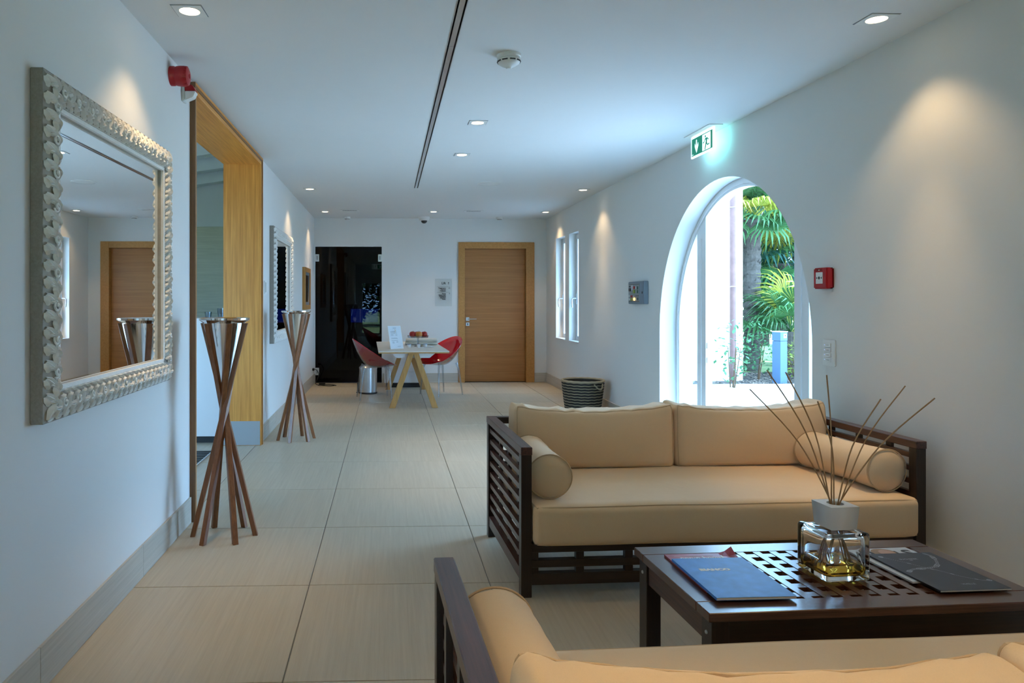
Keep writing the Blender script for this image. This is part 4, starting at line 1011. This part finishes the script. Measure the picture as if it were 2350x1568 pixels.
# red and clear shell chairs
def chair(loc, rz, label):
    e = empty('shell_chair', loc, (0, 0, rz), label, 'chair', 'red shell chairs')      # faces +x
    def shell(off, sc):
        mb = MB(); n, k = 40, 12; vs_ = []
        for i in range(k + 1):
            s = i / k
            for j in range(n):
                th = 2 * PI * j / n; c_, sn = math.cos(th), math.sin(th)
                t = (1 - c_) / 2
                rx = (.27 if c_ > 0 else .285) * sc; ry = .285 * sc * (1 - .06 * t)
                zr = .425 + .34 * t ** 1.25; zc = .405 - off
                x = .02 + c_ * rx * s; y = sn * ry * s
                ex = 2.4 if c_ < 0 else 2.0
                z = zc + (zr - zc) * s ** ex + (.012 * s ** 4 * (c_ > .6)) - .0
                if c_ > .3: z -= .02 * max(0, s - .8) * 5 * (c_ - .3)
                vs_.append((x, y, z))
        fs_ = [(i * n + j, i * n + (j + 1) % n, (i + 1) * n + (j + 1) % n, (i + 1) * n + j) for i in range(k) for j in range(n)]
        mb.add(vs_, fs_); return mb
    ins = shell(0, 1.0).build('red_shell', 'red_shell', e, True)
    sm = ins.modifiers.new('solid', 'SOLIDIFY'); sm.thickness = .006; sm.offset = 1
    outm = shell(.012, 1.035).build('clear_shell', 'clear', e, True)
    rim = []
    for j in range(40):
        v = Vector(ins.data.vertices[12 * 40 + j].co); rim.append(v)
    MB().tube(rim, .005, 6, True).build('rim', 'red_shell', e, True)
    for sx in (-1, 1):
        for sy in (-1, 1):
            MB().tube([(sx * .14 + .02, sy * .15, .425), (sx * .165 + .02, sy * .17, .36), (sx * .20 + .01, sy * .20, .0)], .019, 10, r1=.010).build('leg', 'clear', e, True)
chair((-.185, 9.14, 0), R(8), 'red and clear shell chair at the left side of the trestle table')
chair((.72, 9.50, 0), R(214), 'red and clear shell chair at the right side of the trestle table')

# things on the trestle table
mbd = empty('menu_board', (.115, 8.66, tz), (0, 0, R(38)), 'white price list board leaning on the trestle table', 'menu')
mf = empty('board'); mf.parent = mbd; mf.rotation_euler = (R(90 - 13), 0, 0)
MB().box(-.10, .10, 0, .285, -.004, 0).build('panel', 'white', mf)
MB().box(-.092, .092, .008, .277, 0, .0008).build('sheet', plain('pale_sheet', (.72, .77, .82), .6), mf)
for y, wd in ((.255, .05),): MB().box(-wd / 2, wd / 2, y - .004, y + .004, .0008, .0012).build('heading_print', 'ink_grey', mf)
for i, (y, a, b) in enumerate([(.215, -.07, .02), (.205, -.07, .03), (.19, -.07, .03), (.175, -.07, -.03), (.175, .0, .03), (.165, -.07, -.03), (.165, .0, .03), (.135, -.07, .02), (.125, -.07, .03), (.105, -.07, .03), (.09, -.06, -.03), (.09, 0, .03), (.08, -.06, -.03), (.08, 0, .03), (.07, -.06, -.03), (.03, .01, .06)]):
    MB().box(a, b, y - .0022, y + .0022, .0008, .0012).build('text_line', 'ink_grey', mf)
pr = MB().bar((0, .045, .235), (0, .14, .001), .05, .003, (1, 0, 0)).build('prop', 'white', mbd)
fs_ = empty('fruit_stand', (.385, 9.12, tz), label='clear glass pedestal dish holding apples on the trestle table', cat='dish')
MB().lathe([(.05, 0), (.045, .006), (.012, .014), (.010, .09), (.018, .106), (.02, .11)], 24).build('pedestal', 'clear', fs_, True)
MB().lathe([(0, .1105), (.128, .1105), (.132, .116), (.136, .14), (.133, .14), (.128, .120), (0, .1165)], 32, cap0=False, cap1=False).build('dish', 'clear', fs_, True)
def apple(x, y, z, r, mat, label):
    e = empty('apple', (x, y, z), label=label, cat='apple', group='apples on the pedestal dish')
    pf = [(0, .17), (.25, .06), (.62, .04), (.90, .42), (1.0, .92), (.94, 1.35), (.70, 1.70), (.38, 1.80), (.12, 1.70), (0, 1.55)]
    MB().lathe([(a * r, b * r) for a, b in pf], 18, cap0=False, cap1=False).build('flesh', mat, e, True)
    MB().tube([(0, 0, 1.55 * r), (.004, 0, 1.8 * r), (.010, .002, 2.02 * r)], .0018, 5).build('stalk', 'stem', e)
apple(.315, 9.10, tz + .1155, .042, 'apple', 'dark red apple at the left of the pedestal dish')
apple(.395, 9.055, tz + .1155, .042, 'apple2', 'yellow streaked apple at the front of the pedestal dish')
apple(.465, 9.11, tz + .1155, .041, 'apple', 'dark red apple at the right of the pedestal dish')
apple(.385, 9.185, tz + .1155, .040, 'apple', 'red apple at the back of the pedestal dish')
tw = empty('folded_towel', (.445, 9.50, tz), (0, 0, R(-2)), 'folded cream towel behind the fruit dish', 'towel')
for i in range(2):
    h = (.215 - i * .006, .14, .019); r_ = .016
    def ft(v, p, i=i): v = v.copy(); v.z += wrinkle(v, .004, (9, 9, 3), i * 3); return v
    o = link('towel_fold', soft_box(h, r_, ft, 14), 'towel', tw); o.location = (.004 * i, 0, .0225 + i * .0375)
for x, y, rz, lb in ((.265, 8.93, 20, 'small white and blue tub left of the dish foot'), (.385, 8.97, -15, 'small lilac tub in front of the dish foot'), (.47, 8.98, 35, 'small white and blue tub right of the dish foot')):
    e = empty('cream_tub', (x, y, tz), (0, 0, R(rz)), lb, 'tub', 'small tubs on the trestle table')
    MB().lathe([(.022, 0), (.026, .03), (.026, .036)], 16).build('cup', 'white', e, True)
    MB().lathe([(.027, .036), (.027, .040), (0, .041)], 16).build('lid', plain('tub_lid', (.10, .22, .5) if 'blue' in lb else (.35, .32, .5), .4), e, True)
e = empty('wrapped_spoon', (.46, 8.86, tz), (0, 0, R(12)), 'slim silver and purple sachets in front of the tubs', 'sachet')
MB().box(-.09, .02, -.010, .012, .0, .006).build('sachet', 'white', e, bevel=.002)
MB().box(-.01, .11, -.012, .002, .006, .010).build('sachet', plain('sachet_purple', (.16, .14, .2), .3), e, bevel=.0015)
MB().box(.07, .10, -.016, .012, .010, .013).build('sachet_end', 'steel', e, bevel=.001)

# striped basket
bk = empty('woven_basket', (2.145, 7.80, 0), label='black and natural striped woven basket by the right wall', cat='basket')
def brad(z): return .172 + (.222 - .172) * (z / .37) ** .8
MB().lathe([(brad(0) - .012, .004), (brad(.37) - .012, .365), (brad(.37) - .022, .365), (brad(0) - .022, .012), (0, .012)], 32, cap1=False).build('lining', 'wicker_black', bk, True)
z = .012; k = 0
while z < .366:
    nat = k % 2 == 1; r_ = .0055 if nat else .0135
    rr = brad(z)
    pts = [((rr + (.007 if nat else 0)) * math.cos(2 * PI * j / 36), (rr + (.007 if nat else 0)) * math.sin(2 * PI * j / 36), z + (.0022 * (-1) ** j if nat else 0)) for j in range(36)]
    MB().tube(pts, r_, 6, True).build('coil', 'wicker_nat' if nat else 'wicker_black', bk, True); z += .0152; k += 1
MB().tube([(.226 * math.cos(2 * PI * j / 36), .226 * math.sin(2 * PI * j / 36), .372 + .001 * (-1) ** j) for j in range(36)], .013, 6, True).build('rim', 'wicker_nat', bk, True)
for a0 in (R(-60), R(120)):
    pts = []
    for i in range(11):
        t = i / 10; a = a0 - .27 + .54 * t; rr = .236 + .022 * math.sin(PI * t); pts.append((rr * math.cos(a), rr * math.sin(a), .35 - .055 * math.sin(PI * t)))
    MB().tube(pts, .008, 6).build('handle', 'wicker_nat', bk, True)

# ------------------------------------------------------------------ outside
OX = XR + WT
tag(MB().box(OX, 30, -14, 10.70, -.12, -.02).build('pavement', 'paving'), kind='structure')
tag(MB().box(OX, 9.5, 10.70, 12.6, -.12, -.035).build('mulch_bed', 'mulch'), kind='structure')
tag(link('lawn', plate([(OX, 12.6), (9.5, 12.6), (9.5, 10.7), (60, 10.7), (60, 60), (OX, 60)], [], -.12, -.03), 'lawn'), kind='structure')
tag(MB().box(-30, 40, -60, YF - 1.4, -.12, -.03).build('lawn_rear', 'lawn'), kind='structure')
tag(MB().box(-30, OX, YF - 1.4, YF - .1, -.12, -.02).build('terrace_rear', 'paving'), kind='structure')
tag(MB().box(-30, XL - 3.9, YF - .1, 40, -.12, -.03).build('terrace_left', 'paving'), kind='structure')
# neighbouring wing
tag(MB().box(OX, 5.66, 11.22, 22, -.05, 4.6).build('wall_wing', 'stucco'), kind='structure')
tag(MB().box(XL - .3, XR + WT + .25, YF - .4, YB + .3, ZC + .3, ZC + .5).build('roof_main', 'stucco'), kind='structure')
dp = empty('downpipe', (5.44, 11.10, -.03), label='weathered copper downpipe on the white wall outside the arch', cat='pipe')
MB().tube([(0, 0, 0), (0, 0, 4.4)], .048, 14).build('pipe', 'copper', dp, True)
for z in (.35, 1.5, 2.75):
    MB().tube([(.053 * math.cos(2 * PI * j / 18), .053 * math.sin(2 * PI * j / 18), z) for j in range(18)], .007, 6, True).build('clamp', 'steel', dp)
    MB().box(-.012, .012, .05, .09, z - .012, z + .012).build('bracket', 'steel', dp)
bl = empty('bollard_light', (6.06, 10.86, -.036), (0, 0, R(20)), 'blue grey bollard light in the mulch bed outside', 'bollard')
MB().box(-.075, .075, -.075, .075, 0, .66).build('post', 'bollard', bl, bevel=.004)
MB().box(-.077, .077, -.077, .077, .664, .80).build('head', 'bollard', bl, bevel=.004)
MB().box(-.080, .080, -.080, .080, .80, .812).build('cap', 'white', bl)
MB().box(-.005, .055, -.0785, -.077, .71, .775).build('label_plate', 'ink_white', bl)
MB().prism([(.012, .735), (.04, .735), (.04, .76), (.02, .762)], .0785, .0792).build('label_mark', 'ink_black', bl).rotation_euler = (PI / 2, 0, 0)
# bark chips
rnd = random.Random(3); mb = MB()
for i in range(1400):
    x = rnd.uniform(4.5, 9.0); y = rnd.uniform(10.72, 12.5)
    if x < 5.7 and y > 11.15: continue
    a = rnd.uniform(0, PI); l = rnd.uniform(.02, .06); p = Vector((x, y, -.026 + rnd.uniform(0, .012))); d = Vector((math.cos(a), math.sin(a), rnd.uniform(-.35, .35))) * l
    mb.bar(p - d / 2, p + d / 2, rnd.uniform(.012, .028), .006, (0, 0, 1))
o = mb.build('bark_chips', 'chip', fix=False); tag(o, 'loose bark chips covering the bed outside the arch', 'mulch', kind='stuff')
# fan palms
def frond_mesh(n, Rr, seed):
    rn = random.Random(seed); mb = MB()
    mb.tube([(0, 0, 0), (.25, 0, .05), (.5, 0, .06)], .012, 4, r1=.007)
    for i in range(n):
        a = (i / (n - 1) - .5) * R(285); l = Rr * (.82 + .18 * math.cos(a)) * rn.uniform(.92, 1.06)
        d = Vector((math.cos(a), math.sin(a), 0)); s_ = Vector((-d.y, d.x, 0)); b = Vector((.5, 0, .06)); dr = rn.uniform(.10, .26)
        p1 = b + d * l * .55 + Vector((0, 0, .05)); p2 = b + d * l * .85 + Vector((0, 0, .03 - dr * .3)); p3 = b + d * l + Vector((0, 0, -dr))
        w1 = .020
        mb.add([b, p1 - s_ * w1, p1 + Vector((0, 0, -.012)), p1 + s_ * w1, p2 - s_ * w1 * .7, p2 + s_ * w1 * .7, p3], [(0, 1, 2), (0, 2, 3), (1, 4, 2), (2, 4, 5), (2, 5, 3), (4, 6, 5)])
    return mb.mesh('frond', fix=False)
FR = {}
for mt in ('palm_leaf', 'palm_yellow', 'palm_teal'):
    FR[mt] = []
    for s in range(2):
        me = frond_mesh(26, .50, s + 5); me.materials.append(M[mt]); FR[mt].append(me)
def palm(x, y, hgt, mats, nf, label, rt_=.11, scl=1.0, seed=0, spread=(-50, 70)):
    rn = random.Random(seed); e = empty('fan_palm', (x, y, -.036), label=label, cat='palm', group='fan palms in the garden')
    mb = MB(); prof = []
    n = max(4, int(hgt / .07))
    for i in range(n + 1):
        z = hgt * i / n; prof.append((rt_ * (1.0 + .15 * i / n) * (1 + (.10 if i % 2 else -.03)), z))
    mb.lathe(prof, 12); mb.build('trunk', 'bark', e)
    sc_ = MB()
    for i in range(int(hgt * 60)):
        z = rn.uniform(.05, hgt); a = rn.uniform(0, 2 * PI); rr = rt_ * (1.0 + .15 * z / hgt); d = Vector((math.cos(a), math.sin(a), 0)); t = Vector((-d.y, d.x, 0))
        p = d * rr + Vector((0, 0, z)); q = d * (rr + rn.uniform(.03, .06)) + Vector((0, 0, z + rn.uniform(.03, .09)))
        sc_.add([p - t * .022, p + t * .022, q], [(0, 1, 2)])
    o = sc_.build('bark_fibre', 'bark', e, fix=False); o['kind'] = 'stuff'
    for i in range(nf):
        mt = mats[i % len(mats)]; me = FR[mt][i % 2]
        o = link('frond', me, None, e); az = i * 2.399 + rn.uniform(-.2, .2); el = R(spread[0] + (spread[1] - spread[0]) * (i + .5) / nf)
        o.location = (0, 0, hgt - .05 + .1 * i / nf); o.rotation_euler = (rn.uniform(-.3, .3), -el, az); o.scale = [scl * rn.uniform(.85, 1.15)] * 3
palm(6.60, 12.75, 2.75, ('palm_yellow', 'palm_leaf', 'palm_leaf'), 34, 'tall fan palm with yellowing fronds just right of the white wing', .13, 1.15, 1, (-30, 75))
palm(6.95, 12.1, .75, ('palm_leaf', 'palm_leaf', 'palm_yellow'), 18, 'low bright green fan palm behind the bollard', .10, 1.0, 2, (0, 75))
palm(7.65, 13.6, 2.0, ('palm_teal', 'palm_leaf'), 30, 'mid height blue green fan palm behind the bollard', .14, 1.25, 3)
palm(8.6, 14.6, 3.1, ('palm_teal', 'palm_leaf', 'palm_teal'), 30, 'taller blue green fan palm behind the others', .14, 1.3, 4)
palm(7.4, 15.2, 2.4, ('palm_teal', 'palm_leaf'), 28, 'fan palm in the dark behind the yellowing palm', .14, 1.3, 5)
palm(9.2, 13.4, 1.5, ('palm_leaf', 'palm_teal'), 24, 'short fan palm at the right of the garden', .14, 1.2, 6)
# shrubs and hedge trees
def foliage(n, c, r_, ls, seed):
    rn = random.Random(seed); mb = MB()
    for i in range(n):
        while True:
            p = Vector((rn.uniform(-1, 1), rn.uniform(-1, 1), rn.uniform(-1, 1)))
            if .25 < p.length < 1: break
        p = Vector((c[0] + p.x * r_[0], c[1] + p.y * r_[1], c[2] + p.z * r_[2]))
        d = Vector((rn.uniform(-1, 1), rn.uniform(-1, 1), rn.uniform(-.6, .6))).normalized(); s_ = d.cross(Vector((rn.uniform(-.4, .4), rn.uniform(-.4, .4), 1))).normalized(); l = ls * rn.uniform(.7, 1.3)
        mb.add([p, p + d * l * .5 + s_ * l * .28, p + d * l, p + d * l * .5 - s_ * l * .28], [(0, 1, 2, 3)])
    return mb
def shrub(x, y, r_, n, ls, mat, label, seed, stems=4):
    rn = random.Random(seed); e = empty('garden_shrub', (x, y, -.036), label=label, cat='shrub', group='shrubs in the garden')
    foliage(n, (0, 0, r_[2] * 1.15), r_, ls, seed).build('foliage', mat, e, fix=False)
    for i in range(stems):
        a = rn.uniform(0, 2 * PI); MB().tube([(.04 * math.cos(a), .04 * math.sin(a), 0), (r_[0] * .5 * math.cos(a), r_[1] * .5 * math.sin(a), r_[2] * 1.3)], .009, 5, r1=.005).build('stem', 'stem', e)
shrub(5.02, 10.62 - .35, (.30, .22, .46), 150, .075, 'shrub', 'loose rose bush before the white wing', 1)
shrub(5.95, 11.35, (.26, .22, .46), 260, .07, 'shrub', 'leafy shrub beside the corner of the white wing', 2)
shrub(6.75, 11.55, (.40, .35, .30), 420, .06, 'shrub_light', 'yellow green ground shrub left of the bollard', 3)
shrub(6.72, 11.0, (.25, .3, .34), 300, .06, 'shrub_light', 'yellow green shrub behind the bollard', 4)
def hedge_tree(x, y, h, r_, label, seed):
    e = empty('evergreen_tree', (x, y, -.05), label=label, cat='tree', group='evergreens behind the palms')
    foliage(2600, (0, 0, h * .55), (r_, r_, h * .5), .42, seed).build('crown', 'hedge', e, fix=False)
    MB().lathe([(.16, 0), (.12, h * .5), (.03, h * .9)], 8).build('trunk', 'bark', e)
for i, (x, y, h, r_) in enumerate(((6.3, 20.8, 6.8, 2.0), (10.8, 20.2, 7.2, 2.2), (15.6, 19.6, 6.8, 2.1), (12.9, 15.8, 3.2, 1.3))):
    hedge_tree(x, y, h, r_, ('dark evergreen tree farthest left behind the palms', 'dark evergreen tree in the middle behind the palms', 'dark evergreen tree at the right behind the palms', 'low dark evergreen right of the palms')[i], 20 + i)
hedge_tree(-1.6, -13.0, 5.5, 2.2, 'dark evergreen tree on the lawn behind the camera', 31)
hedge_tree(2.6, -16.0, 6.0, 2.3, 'second dark evergreen tree on the lawn behind the camera', 32)
